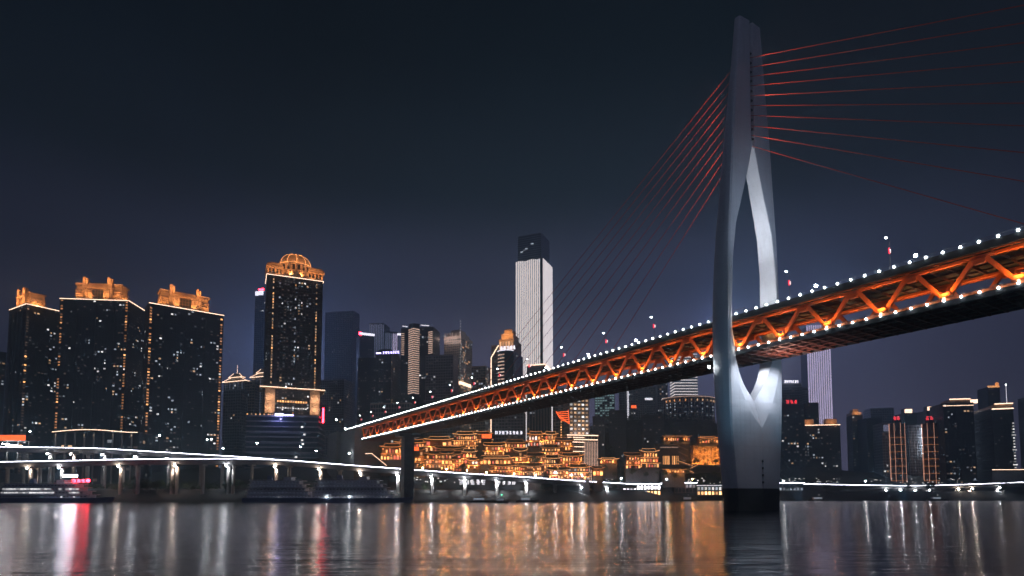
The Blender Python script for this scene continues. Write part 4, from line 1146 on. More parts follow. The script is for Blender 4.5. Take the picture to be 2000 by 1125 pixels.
road('elevated_road', 'long elevated riverside road edged by a bright white light strip on round piers',
     [(-90, 904, 508), (0, 902, 508), (120, 900, 508), (250, 897, 508), (380, 896, 508), (480, 896, 508), (560, 899, 508), (640, 905, 508), (720, 911, 508), (790, 916, 510), (900, 924, 515), (1000, 930, 524), (1100, 937, 540), (1180, 942, 566), (1245, 946, 590)], 13,
     (3, 50, 67, 112, 228, 262, 329, 339, 390, 440, 450, 486, 535, 560, 622, 660, 702, 775, 842, 907, 970, 1028, 1085, 1136, 1186), (50, 112, 228, 339, 440, 535, 622, 702, 775, 842, 907, 970, 1028, 1136, 1186), warm=(50, 228, 339, 535, 622, 702))
road('elevated_road', 'upper elevated ramp with a white light strip merging into the riverside road',
     [(-90, 871, 540), (40, 873, 540), (140, 874.5, 540), (200, 876, 540), (300, 882, 540), (400, 888, 538), (490, 893.5, 534), (560, 899.5, 530)], 10,
     (40, 92, 138, 165, 199, 235, 263, 325, 388, 430), (92, 138, 199, 263, 325), warm=(138,), pier_base=10)
# right bank road
road('elevated_road', 'low quay road on the right bank with a white light strip and lit piers',
     [(1480, 944, 640), (1560, 945, 640), (1640, 946.5, 640), (1720, 948, 640), (1790, 948.5, 640), (1860, 947, 640), (1930, 944.5, 640), (2040, 940, 640)], 12,
     (1560, 1650, 1732, 1760, 1789, 1817, 1846, 1874, 1901, 1955), (1732, 1760, 1789, 1817, 1874, 1901, 1955), warm=(1874, 1901), thick=1.8)
wl = thing('retaining_wall', 'dark terrace wall crowned by a long peach light line at the right edge', 'wall', P(1985, 918, 660))
box_part(wl, 'wall_face', 'conc_d', (-26, 0, -18), (60, 2, .0)); led_line(wl, [(-26, -.2, .3), (60, -.2, .8)], .55, 'led_p')

# street lamps behind the roads
sl = None
spots = ((59, 843, 600, 'white street lamp nearest the orange canopy'), (132, 851, 600, 'street lamp in front of the podium hall, leftmost of three'), (219, 847, 600, 'street lamp in front of the middle of podium hall'), (312, 851, 600, 'street lamp in front of the right part of podium hall'), (405, 859, 590, 'twin-height street lamp left of its close neighbour at podium end'), (413, 858, 590, 'street lamp close beside another at the podium end'), (436, 876, 560, 'low street lamp above the ramp left of grey podium'), (502, 866, 560, 'street lamp before the left half of grey podium'), (587, 873, 560, 'street lamp before the right half of grey podium'), (618, 881, 560, 'street lamp at the right corner of grey podium'), (682, 886, 560, 'street lamp alone on the dark slope below bridge end'), (657, 820, 600, 'street lamp on the terrace above the bridge abutment'))
for u, v, Yd, lb in spots:
    p_ = P(u, v, Yd)
    if sl is None:
        sl = thing('street_lamp', lb, 'street lamp', (p_.x, p_.y, p_.z - 11), 0, 'white street lamps along the riverside road')
        MB().tube((0, 0, -4), (0, 0, 11), .16, .09).build('pole', 'rail', sl); inst('lamp_head', unit_ball('flood'), sl, (0, -.2, 11.2), sc=(.7, .6, .45)); cur = sl
    else:
        cur = copy_tree(sl); cur.location = (p_.x, p_.y, p_.z - 11); cur['label'] = lb

# orange canopy at far left
p_ = P(22, 874, 570)
cn = thing('station_canopy', 'orange-fronted lit canopy with glaring white floodlights at far left', 'canopy', p_)
box_part(cn, 'canopy_roof', 'orange', (-22, -1, 6.6), (13, -.2, 11.5)); box_part(cn, 'canopy_slab', 'conc_d', (-22, -.2, 6.4), (13, 12, 11.6))
for x in (-18, -8, 2, 12): box_part(cn, 'column', 'conc', (x - .4, 5, -14), (x + .4, 5.8, 6.4))
for i in range(7): inst('canopy_lamp', unit_ball('flood'), cn, (-9 + i * 2.9, 1.2, 3.6 - i * .45), sc=(.85, .5, .5))

# ------------------------------------------------------------------ stilt houses below the bridge
def roof(mb, led, w, d, z, rise=3.0, over=1.8, lift=1.0, n=8, gable=False):
    """curved hipped or gabled roof with up-swept eave corners; led collects its glowing outline"""
    W, D = w / 2 + over, d / 2 + over
    def eave(q): return lift * abs(2 * q - 1) ** 3
    front = [(-W + 2*W*k/n, -D, z + eave(k/n)) for k in range(n + 1)]
    back = [(x, D, zz) for x, _, zz in front]
    rx = W * (.98 if gable else .62)
    mid_f = [(-rx*1.12 + 2*rx*1.12*k/n if not gable else front[k][0], -D*.45, z + rise*.42) for k in range(n + 1)]
    mid_b = [(x, -y, zz) for x, y, zz in mid_f]
    ridge = [(-rx + 2*rx*k/n, 0, z + rise + (.5 * abs(2*k/n - 1)**3)) for k in range(n + 1)]
    strips = (front, mid_f, ridge, mid_b, back)
    i0 = len(mb.v)
    for s_ in strips: mb.v += s_
    for a in range(4):
        for k in range(n):
            q = i0 + a*(n+1) + k
            mb.f.append((q, q+1, q+n+2, q+n+1))
    for k in (0, n):
        for a in range(4): pass
        mb.f.append((i0 + k, i0 + (n+1) + k, i0 + 2*(n+1) + k)); mb.f.append((i0 + 4*(n+1) + k, i0 + 3*(n+1) + k, i0 + 2*(n+1) + k)); mb.f.append((i0 + k, i0 + 2*(n+1) + k, i0 + 4*(n+1) + k))
    mb.box((-W + .5, -D + .5, z - .5), (W - .5, D - .5, z - .02))
    for k in range(n):
        led.beam(Vector(front[k]) + Vector((0, -.1, .05)), Vector(front[k+1]) + Vector((0, -.1, .05)), .3, .34)
    for k in (0, n):
        led.beam(front[k], mid_f[k], .22, .26); led.beam(mid_f[k], ridge[k], .22, .26)
    for k in range(n): led.beam(Vector(ridge[k]) + Vector((0, 0, .15)), Vector(ridge[k+1]) + Vector((0, 0, .15)), .2, .24)

def stilt_house(label, u0, u1, vt, vb, Y, tiers=3, yaw=0, gable=False, inset=1.2, depth=11, seed=0, led='led_o', pal=('w_gold', 'w_gold', 'w_amb', 'w_red', 'w_warm'), toplift=1.0, bay=2.6, group='stilt houses with glowing eaves', plinth=14):
    rr = random.Random(seed)
    p0, p1 = P(u0, vb, Y), P(u1, vb, Y)
    c0 = (p0 + p1) / 2
    w = (p1.x - p0.x)
    H = Zv(vt, Y) - c0.z
    root = thing('stilt_house', label, 'house', (c0.x, Y + depth / 2, c0.z), R(yaw), group)
    rise = min(3.4, H * .28)
    th = (H - rise) / tiers
    body, cols, rf, ld, rails = MB(), MB(), MB(), MB(), MB()
    box_part(root, 'plinth', 'conc_d', (-w/2 + .3, -depth/2 + .3, -plinth), (w/2 - .3, depth/2, -.05))
    for t in range(tiers):
        ww = w - 2 * inset * t; dd = depth - .9 * t
        z = t * th; y = -dd / 2
        body.box((-ww/2 + .5, y + 1.1, z), (ww/2 - .5, dd/2, z + th - .3))
        nb = max(2, int(ww / bay)); bw = ww / nb
        for k in range(nb + 1):
            x = -ww/2 + k * bw
            cols.box((x - .16, y - .16, z), (x + .16, y + .16, z + th - .3))
        rails.box((-ww/2, y - .12, z + .85), (ww/2, y + .0, z + 1.0)); rails.box((-ww/2, y - .3, z - .12), (ww/2, y + 1.2, z + .1))
        for k in range(nb):
            if rr.random() < .80:
                inst('lit_window', unit_box(rr.choice(pal)), root, (-ww/2 + (k + .5) * bw, y + 1.1, z + .7), (0, 0, 0), (bw * rr.uniform(.42, .72), .15, th * rr.uniform(.42, .62)))
            if rr.random() < .35:
                inst('lantern', unit_ball('w_gold'), root, (-ww/2 + (k + .5) * bw, y - .2, z + th * .72), (0, 0, 0), (.42, .42, .5))
        if t < tiers - 1:
            if rr.random() < .75:
                W_, D_ = ww/2 + 1.1, dd/2 + 1.1
                rf.loft([[(-W_, -D_, z + th - .75), (W_, -D_, z + th - .75), (W_, D_, z + th - .75), (-W_, D_, z + th - .75)], [(-W_ + 1.6, -D_ + 1.6, z + th + .05), (W_ - 1.6, -D_ + 1.6, z + th + .05), (W_ - 1.6, D_ - 1.6, z + th + .05), (-W_ + 1.6, D_ - 1.6, z + th + .05)]])
                ld.beam((-W_ - .2, -D_ - .1, z + th - .4), (-W_ * .7, -D_ - .1, z + th - .72), .26, .3); ld.beam((-W_ * .7, -D_ - .1, z + th - .72), (W_ * .7, -D_ - .1, z + th - .72), .26, .3); ld.beam((W_ * .7, -D_ - .1, z + th - .72), (W_ + .2, -D_ - .1, z + th - .4), .26, .3)
            else:
                ld.beam((-ww/2, y - .35, z + th - .2), (ww/2, y - .35, z + th - .2), .2, .24)
    ww = w - 2 * inset * (tiers - 1)
    roof(rf, ld, ww, depth - .9 * (tiers - 1), H - rise, rise, 1.7, toplift, gable=gable)
    body.build('wall', 'wood', root); cols.build('column', 'wood', root); rf.build('roof', 'tile', root); ld.build('eave_light', led if rr.random() < .62 else 'led_f', root); rails.build('railing', 'wood', root)
    if w > 9:
        for q in (-.3, .3): lamp('POINT', 'facade_light', root, (q * w, -depth/2 - 2.4, th * tiers * .45), 2200, (1, .40, .11), size=.4)
    return root

HS = [
    # label, u0,u1,vt,vb,Y,tiers, kwargs
    ('small stilt house left of the bridge pier with a pale awning', 742, 786, 866, 899, 560, 2, dict(seed=1)),
    ('narrow lit house just right of the bridge pier under a red board', 806, 831, 872, 913, 556, 3, dict(seed=2, led='led_a')),
    ('long house of tall columns under one straight glowing eave, highest at left', 828, 886, 852, 884, 592, 2, dict(seed=3, bay=4.6, led='led_a')),
    ('tall house stacked with three rows of small bright windows', 884, 931, 842, 880, 588, 3, dict(seed=4, bay=2.0, inset=.6, led='led_a')),
    ('house with low gable and red panels beside the tall stacked house', 852, 905, 871, 893, 574, 1, dict(seed=5, gable=True, toplift=1.6)),
    ('wide purple-tinted house with a long straight roof near the pier', 830, 868, 880, 915, 560, 3, dict(seed=6, pal=('w_red', 'w_amb', 'w_warm'), inset=.4)),
    ('small gabled gate house with four bright arches', 860, 884, 879, 918, 553, 3, dict(seed=7, gable=True, inset=.5, led='led_a')),
    ('thin five-step corner tower house with stacked eaves', 882, 902, 880, 921, 556, 4, dict(seed=8, inset=.3, pal=('w_red', 'w_gold'))),
    ('mid-slope house with sweeping double eaves left of the plain long gallery', 900, 932, 876, 906, 566, 2, dict(seed=9, led='led_a')),
    ('long plain gallery with a row of warm lamps under a straight roof', 928, 1006, 890, 908, 562, 1, dict(seed=10, bay=3.4, toplift=.6, led='led_a')),
    ('white-lamped terrace house above the grey shed roof', 912, 936, 893, 916, 556, 2, dict(seed=11, pal=('w_white', 'w_gold'))),
    ('gabled house with orange pediment in the upper middle', 945, 986, 864, 889, 582, 2, dict(seed=12, gable=True)),
    ('upper house with blue-grey roof right of the orange pediment', 982, 1030, 858, 884, 590, 2, dict(seed=13, inset=1.6)),
    ('tall columned gable tower in the middle of the slope', 1005, 1028, 874, 912, 560, 3, dict(seed=14, gable=True, inset=.3, led='led_a', toplift=1.8)),
    ('lantern-lit house with low eaves right of the gable tower', 1024, 1066, 884, 912, 560, 2, dict(seed=15, inset=.5, bay=2.2, led='led_a')),
    ('red-fronted lower gallery house in the middle by the road', 958, 1004, 906, 924, 548, 2, dict(seed=16, pal=('w_red', 'w_gold'), inset=.3)),
    ('lower house with close-set amber openings beside the red-fronted gallery', 1004, 1062, 904, 929, 550, 2, dict(seed=17, bay=1.8, inset=.4)),
    ('upper red gallery house under the white rooftop sign', 1030, 1064, 842, 872, 600, 2, dict(seed=18, pal=('w_red', 'w_gold', 'w_white'), led='led_o')),
    ('upper house with a bright golden roof left of the orange neon pot sign', 1062, 1090, 842, 868, 600, 2, dict(seed=19, led='led_a')),
    ('house with long balcony rows at mid slope, right of centre', 1056, 1096, 868, 896, 575, 3, dict(seed=20, inset=.4)),
    ('blue-roofed pavilion next to the pale colonnade block', 1086, 1120, 854, 880, 585, 2, dict(seed=21, pal=('w_gold', 'w_cool', 'w_gold'), gable=True)),
    ('golden-columned house filling the lower right middle', 1062, 1096, 888, 926, 556, 3, dict(seed=22, bay=2, inset=.3, led='led_a')),
    ('broad house with sagging golden eave below the colonnade block', 1092, 1140, 884, 912, 562, 2, dict(seed=23, inset=.8, toplift=1.5)),
    ('low gabled house by the road at the right end', 1072, 1112, 912, 936, 548, 2, dict(seed=24, gable=True, inset=.5, pal=('w_red', 'w_amb', 'w_gold'))),
    ('green-roofed long low house right of the low gabled house', 1108, 1152, 906, 938, 552, 3, dict(seed=25, pal=('w_red', 'w_gold', 'w_cool'), inset=.4)),
    ('small orange kiosk pavilion standing apart at the right end', 1158, 1178, 910, 930, 560, 1, dict(seed=26, led='led_a', toplift=1.5)),
    ('tiny lit pavilion on the slope above the kiosk', 1172, 1206, 894, 906, 575, 1, dict(seed=27, led='led_a')),
    ('left cliff restaurant with crossing golden eaves right of the dark slope', 1222, 1252, 884, 916, 600, 3, dict(seed=28, led='led_a', inset=.5, gable=True)),
    ('right cliff restaurant, taller, with crowded golden gables', 1250, 1288, 876, 914, 604, 3, dict(seed=29, led='led_a', inset=.6, toplift=1.8)),
    ('long thin lit pavilion at the foot of the amber rock terrace', 1296, 1338, 916, 924, 600, 1, dict(seed=30, led='led_a')),
    ('row of lantern-lit tea houses on top of the amber rock terrace', 1296, 1348, 850, 862, 640, 1, dict(seed=31, led='led_o', bay=2.2, plinth=3)),
    ('small lit pavilion on the terrace next to the pylon', 1366, 1404, 852, 866, 640, 1, dict(seed=32, led='led_o', plinth=3)),
    ('hillside house behind the bridge pier with dim amber galleries', 770, 836, 858, 884, 596, 2, dict(seed=33, led='led_o')),
    ('dim upper house tucked right under the bridge deck', 918, 962, 842, 866, 606, 2, dict(seed=34, led='led_o', pal=('w_amb', 'w_warm'))),
]
for lb, u0, u1, vt, vb, Yd, tr_, kw in HS: stilt_house(lb, u0, u1, vt, vb, Yd, tr_, **kw)

lp = None
for u, v, m_, lb in ((826, 914, 'f_amb', 'amber globe lamp by the road nearest the bridge pier'), (872, 917, 'f_amb', 'amber globe lamp before the small gabled gate house'), (912, 919, 'f_amb', 'amber globe lamp before the white-lamped terrace house'), (950, 923, 'f_amb', 'amber globe lamp left of the red-fronted gallery'), (1004, 926, 'f_amb', 'amber globe lamp right of the red-fronted gallery'), (1046, 929, 'flood', 'white globe lamp before the close-set amber openings'), (1085, 924, 'flood', 'white globe lamp at left of the low gabled house'), (1116, 928, 'flood', 'white globe lamp before the green-roofed low house'), (1137, 929, 'flood', 'white globe lamp at right of the green-roofed low house'), (1165, 934, 'f_amb', 'amber globe lamp beside the orange kiosk pavilion'), (1188, 931, 'flood', 'white globe lamp right of the orange kiosk pavilion'), (1213, 935, 'flood', 'white globe lamp at the corner of the white quay hall'), (1302, 936, 'flood', 'white globe lamp between quay hall and rock terrace'), (1352, 936, 'f_amb', 'amber globe lamp in front of the rock terrace'), (1530, 940, 'flood', 'white globe lamp just right of the pylon foot'), (1690, 940, 'flood', 'white globe lamp on the right quay left of the twin towers')):
    Yd = 546 if u < 1150 else (585 if u < 1420 else 655)
    p_ = P(u, v, Yd)
    if lp is None:
        lp = thing('globe_lamp', lb, 'street lamp', (p_.x, p_.y, p_.z - 6), 0, 'globe lamps along the lower road')
        MB().tube((0, 0, -6), (0, 0, 6), .14, .09).build('pole', 'rail', lp); gb = inst('lamp_globe', unit_ball(m_), lp, (0, 0, 6.2), sc=(.55,) * 3); o = lp
    else:
        o = copy_tree(lp); o.location = (p_.x, p_.y, p_.z - 6); o['label'] = lb
        for ch in o.children:
            if ch.name.startswith('lamp_globe'): ch.data = unit_ball(m_)
# stairs zig-zagging at the left end
p_ = P(742, 905, 556)
st = thing('outdoor_stairs', 'zigzag lit stairway climbing the slope left of the bridge pier', 'stairs', p_)
for i in range(12): box_part(st, 'step', 'conc', (-7 + i * 1.1, -1.5, -2 + (11 - i) * .85 - .3), (-5.9 + i * 1.1, 1.5, -2 + (11 - i) * .85))
led_line(st, [(-7.2, -1.7, 9.0), (6.6, -1.7, -2.2)], .3, 'led_p'); box_part(st, 'landing', 'conc', (-13, -1.5, 6.4), (-7, 2, 7.3)); led_line(st, [(-13, -1.7, 8.6), (-7.2, -1.7, 9.0)], .35, 'led_p')
# red illuminated boards and the neon pot sign
for lb, u0, u1, v0, v1, Yd, mm in (('red lit board on the roof right beside the bridge pier', 808, 818, 873, 880, 554, 'orange'), ('long red lit fascia board under the bridge deck', 941, 960, 848, 856, 600, 'orange')):
    a_, b_ = P(u0, v1, Yd), P(u1, v0, Yd)
    s_ = thing('light_board', lb, 'sign', a_)
    box_part(s_, 'board_face', mm, (0, -.4, 0), (b_.x - a_.x, -.1, b_.z - a_.z)); box_part(s_, 'board_back', 'dark', (-.3, -.1, -6), (b_.x - a_.x + .3, .3, b_.z - a_.z + .3))
p_ = P(1096, 857, 600)
s_ = thing('neon_sign', 'orange neon pot-shaped sign on a lamp-studded pole before the beige window grid', 'sign', p_)
MB().tube((0, 0, -4), (0, 0, 20), .5, .5).build('sign_pole', 'wood', s_)
for k in range(7): inst('pole_lamp', unit_ball('w_gold'), s_, (0, -.7, 1 + k * 2.6), sc=(.7,) * 3)
mb = MB()
for k in range(6):
    f = 1 - k / 8
    mb.beam((-4.5 + k * .9, -.4, 26 - k * 1.6), (7 + .2 * k, -.4, 27 - k * 2.0), .8, .5)
mb.beam((-5, -.4, 27), (-1, -.4, 20), .8, .5); mb.beam((7, -.4, 28.5), (8, -.4, 15), .8, .5)
mb.beam((-1, -.4, 22), (8, -.4, 14.6), .8, .5)
mb.build('neon_tube', 'orange', s_)
box_part(s_, 'sign_frame', 'dark', (-4.5, -.05, 18), (7.5, .25, 27))
# hill terrace of amber-lit rock
a_, b_ = P(1290, 908, 650), P(1406, 868, 650)
tw = thing('rock_terrace', 'amber floodlit rock and brick terrace wall between cliff restaurant and pylon', 'wall', a_)
w_, h_ = b_.x - a_.x, b_.z - a_.z
rk = MB()
rr = random.Random(5)
nx, nz = 30, 14
xa = w_ * .50
for i in range(nx + 1):
    for j in range(nz + 1):
        rk.v.append((xa + (w_ - xa) * i / nx + rr.uniform(-.4, .4), -rr.uniform(0, 2.6) - (1.6 if (i // 2) % 2 else 0), h_ * .94 * j / nz))
for i in range(nx):
    for j in range(nz):
        q = i * (nz + 1) + j
        rk.f.append((q, q + nz + 1, q + nz + 2, q + 1))
rk.build('rock_face', 'stone', tw); box_part(tw, 'backing', 'conc_d', (-4, .5, -8), (w_ + 8, 10, h_)); box_part(tw, 'terrace_slab', 'conc_d', (-4, -3, h_), (w_ + 8, 12, h_ + .7)); box_part(tw, 'ledge', 'conc_d', (-6, -7, -1.2), (w_ + 10, 1, 0))
for i in range(9):
    if i == 4: continue
    inst('lit_column', unit_box('w_amb'), tw, (w_ * (.05 + i * .031), .5, .4), (0, 0, 0), (1.1, .4, h_ * .42)); box_part(tw, 'pilaster', 'conc_d', (w_ * (.065 + i * .031) - .25, -.2, 0), (w_ * (.065 + i * .031) + .25, .5, h_ * .5))
led_line(tw, [(0, -.2, h_ * .86), (w_ * .30, -.2, h_ * .86)], .35, 'led_s')
for k in range(3): MB().beam((w_ * .30, .2, h_ * (.95 - .3 * k)), (w_ * .46, .2, h_ * (.72 - .3 * k)), 1.2, .4, (0, 1, 0)).build('stair_flight', 'conc', tw)
for i in range(7):
    x = xa + (w_ - xa) * (i + .5) / 7
    lamp('POINT', 'rock_light', tw, (x, -6.2, 1.2), 3000, (1, .33, .06), size=.4); lamp('POINT', 'rock_light', tw, (x + 2, -6.5, h_ * .62), 1500, (1, .33, .06), size=.4)
    box_part(tw, 'rock_lamp', 'led_a', (x - .4, -6.6, -.0), (x + .4, -6.0, .4))
st = thing('outdoor_stairs', 'zigzag stair ramp with warm handrail lights below the rock terrace', 'stairs', P(1335, 925, 612))
for k, (x0, z0, x1, z1) in enumerate(((-6, 12, 9, 7), (14, 8, 4, 3), (4, 3, 10, 0))): MB().beam((x0, 0, z0), (x1, 0, z1), 1.6, .4, (0, 1, 0)).build('stair_flight', 'conc', st); led_line(st, [(x0, -1, z0 + .9), (x1, -1, z1 + .9)], .28, 'led_a')

# ------------------------------------------------------------------ quay halls and floating restaurants
def quay_hall(label, u0, u1, vt, vb, Y, mats, levels=2, top='led', seed=0, group=None, name='quay_hall'):
    rr = random.Random(seed)
    a_, b_ = P(u0, vb, Y), P(u1, vb, Y)
    w_ = b_.x - a_.x; H = Zv(vt, Y) - a_.z
    r = thing(name, label, 'building' if name == 'quay_hall' else 'boat', ((a_.x + b_.x) / 2, Y + 6, a_.z), 0, group)
    box_part(r, 'wall', 'wall_d', (-w_/2, -5, -3), (w_/2, 6, H)); box_part(r, 'roof', 'conc_d', (-w_/2 - .8, -6.6, H), (w_/2 + .8, 6.5, H + .6))
    n = max(3, int(w_ / 3.3))
    for lv in range(levels):
        z = lv * H / levels
        box_part(r, 'deck', 'conc', (-w_/2 - .5, -6.4, z - .25), (w_/2 + .5, -5, z))
        for k in range(n):
            x = -w_/2 + (k + .5) * w_ / n
            m_ = mats[lv] if not callable(mats[lv]) else mats[lv](k / n)
            if m_: inst('lit_arch', unit_box(m_), r, (x, -5, z + .4), (0, 0, 0), (w_ / n * .58, .2, H / levels * .66))
            box_part(r, 'column', 'conc', (x - w_ / n / 2 - .15, -6.2, z), (x - w_ / n / 2 + .15, -5.9, z + H / levels - .25))
    if top: led_line(r, [(-w_/2 - .8, -6.8, H + .4), (w_/2 + .8, -6.8, H + .4)], .5, top)
    return r
quay_hall('glaring white two-storey quay hall with arches turning amber at its right end', 1217, 1291, 946, 967, 598, [lambda q: 'w_quay' if q < .6 else 'w_quay_a', 'w_quay'], 2, 'led', 1)
lamp('POINT', 'quay_light', None, (P(1255, 944, 590).x, 586, 17), 5000, (.9, .85, 1), size=1) if False else None
quay_hall('long quay restaurant with amber arches right beside the pylon', 1362, 1418, 949, 967, 600, ['w_quay_a', lambda q: 'w_cool' if int(q * 9) % 2 else 'w_white'], 2, 'led_d', 2)
quay_hall('dim quay hall with violet upper lights between white hall and amber arches', 1318, 1360, 944, 962, 604, [None, lambda q: 'w_cool'], 2, 'led', 3)
quay_hall('low lit quay sheds on the right bank beyond the pylon', 1522, 1570, 944, 958, 632, ['w_cool', None], 2, 'led', 4)

def hull(mb, L_, B_, Hh, rake=.12):
    secs = []
    for q, wd in ((0, .75), (.08, .95), (.3, 1), (.75, 1), (.88, .78), (.96, .36), (1.0, .04)):
        x = -L_/2 + L_ * q; b_ = B_/2 * wd
        lift = Hh * .35 * max(0, (q - .75) / .25) ** 2
        secs.append([(x, -b_, Hh + lift), (x, b_, Hh + lift), (x - L_ * rake * .3 * q, b_ * .8, -.6), (x - L_ * rake * .3 * q, -b_ * .8, -.6)])
    mb.loft(secs)
def ship(label, u0, u1, vt, Y, decks, lit_rows=(), hullm='hull', flip=False, seed=0, dk=2.7, group='river cruise ships moored at the bank', dark_win=True, stern=.06, bow=.80):
    rr = random.Random(seed)
    a_, b_ = P(u0, 975, Y), P(u1, 975, Y)
    L_ = b_.x - a_.x
    r = thing('cruise_ship', label, 'ship', ((a_.x + b_.x) / 2, Y + 6.5, 0), math.pi if flip else 0, group)
    fy = 1 if flip else -1        # side facing the camera
    h0 = 3.2
    mb = MB(); hull(mb, L_, 13, h0); mb.build('hull', hullm, r)
    for k in range(decks):
        x0 = -L_/2 + L_ * (stern + .012 * k); x1 = -L_/2 + L_ * (bow - .035 * k)
        z = h0 + k * dk
        dn = MB(); dn.box((x0, -5.2 + .15*k, z), (x1, 5.2 - .15*k, z + dk - .25)); o = dn.build('deckhouse', 'ship', r)
        dn = MB(); dn.box((x0 - 1.5, -6.2, z + dk - .45), (x1 + 2.5, 6.2, z + dk)); dn.build('deck', 'ship', r)
        mb = MB()
        y = fy * 6.1
        for zz in (.5, 1.0): mb.box((x0 - 1.4, y - .05, z + dk + zz - .07), (x1 + 2.4, y + .05, z + dk + zz + .07))
        nst = int((x1 - x0) / 2.4)
        for i in range(nst + 1): mb.box((x0 + i * (x1 - x0) / nst - .05, y - .05, z), (x0 + i * (x1 - x0) / nst + .05, y + .05, z + dk + 1))
        mb.build('railing', 'ship', r)
        nw = int((x1 - x0) / 2.6)
        mb = MB()
        for i in range(nw):
            x = x0 + (i + .5) * (x1 - x0) / nw
            if k in lit_rows and rr.random() < .86 and not (.62 < i / nw < .7):
                ob = inst('lit_window', unit_box('w_white'), r, (x, fy * (5.2 - .15*k), z + .8), (0, 0, 0 if fy < 0 else math.pi), (2.2, .12, 1.0))
            else:
                mb.box((x - .75, min(fy * (5.2 - .15*k), fy * (5.3 - .15*k)), z + .9), (x + .65, max(fy * (5.2 - .15*k), fy * (5.3 - .15*k)), z + 1.6))
        if mb.v: mb.build('cabin_window', 'glass' if lit_rows or k % 3 == 2 else 'w_cabin', r, kind='stuff')
    zt = h0 + decks * dk
    mb = MB(); xw = -L_/2 + L_ * (bow - .035 * decks - .06)
    mb.box((xw - 6, -4.5, zt), (xw, 4.5, zt + 2.6)); mb.box((xw - 6.6, -5, zt + 2.6), (xw + .8, 5, zt + 2.9)); mb.build('wheelhouse', 'ship', r)
    mb = MB(); xf = -L_/2 + L_ * .3; mb.loft([[(xf - 2, -1.6, zt), (xf + 2, -1.6, zt), (xf + 2, 1.6, zt), (xf - 2, 1.6, zt)], [(xf - 2.3, -1.2, zt + 4), (xf + 1.2, -1.2, zt + 4), (xf + 1.2, 1.2, zt + 4), (xf - 2.3, 1.2, zt + 4)]]); mb.build('funnel', 'hull', r)
    mb = MB(); mb.tube((xw - 4, 0, zt + 2.9), (xw - 4, 0, zt + 7), .12, .06); mb.build('mast', 'rail', r)
    return r, L_, zt, h0
shp, L_, zt, h0 = ship('cruise ship with rows of white lit cabin windows at far left', -20, 214, 938, 462, 4, (1, 2), seed=1)
sg = thing('ship_sign', 'glaring white light panel on top of the lit cruise ship', 'sign', P(137, 930, 462))
box_part(sg, 'panel_face', 'panel', (-5.5, -.4, -.6), (5.5, 0, 1.0)); box_part(sg, 'panel_back', 'dark', (-6, .05, -1.2), (6, .5, 1.4)); box_part(sg, 'support', 'dark', (-5, .2, -4), (-4.6, .5, -.9)); box_part(sg, 'support', 'dark', (4.6, .2, -4), (5, .5, -.9))
sg = thing('ship_sign', 'red neon letters on the upper deck of the lit cruise ship', 'sign', P(141, 942, 461))
mb = MB(); glyphs(mb, 0, 0, 3, 2.8, 2.2, seed=9, t=.2); mb.build('lettering', 'red', sg); inst('red_lamp', unit_ball('red'), sg, (12, -.3, 1.2), sc=(1.7, .6, 1.3)); box_part(sg, 'sign_frame', 'dark', (-.5, .05, -.5), (14, .3, -.1))
for i, (u, m_) in enumerate(((84, 'led_t'), (96, 'led_b'), (104, 'led_b'), (112, 'led_b'), (123, 'w_white'), (140, 'led_b'), (148, 'led_d'), (156, 'led_b'))):
    p_ = P(u, 970, 461); q = shp.location
    inst('hull_lamp', unit_box(m_), shp, (p_.x - q.x, p_.y - q.y - 1.6, p_.z - .6), (0, 0, 0), (1.3, .3, .7))
s2, L2, zt2, h2 = ship('dark unlit cruise ship with its stern hidden by the trees, left of its neighbour', 470, 640, 930, 474, 5, (), seed=2)
s3, L3, zt3, h3 = ship('long dark cruise ship with stacked white railings beside the bridge pier', 596, 806, 930, 462, 5, (), seed=3)
for r_, us in ((s2, (532,)), (s3, (592 + 6, 604, 637, 682, 697, 702, 708, 745, 755))):
    for u in us:
        p_ = P(u, 971, 461); q = r_.location
        inst('hull_lamp', unit_ball('bulb' if u in (637, 682) else 'w_white'), r_, (p_.x - q.x, -6.9, p_.z), sc=(.42 if u in (637, 682) else .3,) * 3)

def small_boat(label, u, Y, L_=10, lampm='green', group='small boats'):
    p_ = P(u, 978, Y)
    r = thing('small_boat', label, 'boat', (p_.x, Y, 0), 0)
    mb = MB(); hull(mb, L_, 3.4, 1.3); mb.build('hull', 'dark', r)
    box_part(r, 'cabin', 'ship', (-L_*.28, -1.2, 1.3), (L_*.12, 1.2, 3.4)); box_part(r, 'cabin_roof', 'ship', (-L_*.32, -1.5, 3.4), (L_*.17, 1.5, 3.6))
    mb = MB()
    for k in range(4): mb.box((-L_*.25 + k * L_*.09, -1.26, 2.1), (-L_*.19 + k * L_*.09, -1.2, 3.0))
    mb.build('cabin_window', 'w_cool', r)
    MB().tube((0, 0, 3.6), (0, 0, 5.6), .06).build('mast', 'rail', r); inst('mast_lamp', unit_ball(lampm), r, (0, -.1, 5.6), sc=(.35,) * 3)
small_boat('small dark boat with a green mast lamp out on the river', 980, 420, 10)
small_boat('small moored boat with one pale lamp near the quay left of the pylon', 1345, 575, 16, 'w_cool')
small_boat('dark boat with a white lamp moored below the right quay road', 1600, 600, 22, 'w_white')
small_boat('low boat moored under the lit piers on the right', 1832, 610, 20, 'w_white')
small_boat('narrow boat lying left of the green-lamped boat', 940, 470, 22, 'w_cool')
small_boat('second moored boat right of the green-lamped boat', 1030, 480, 18, 'w_cool')

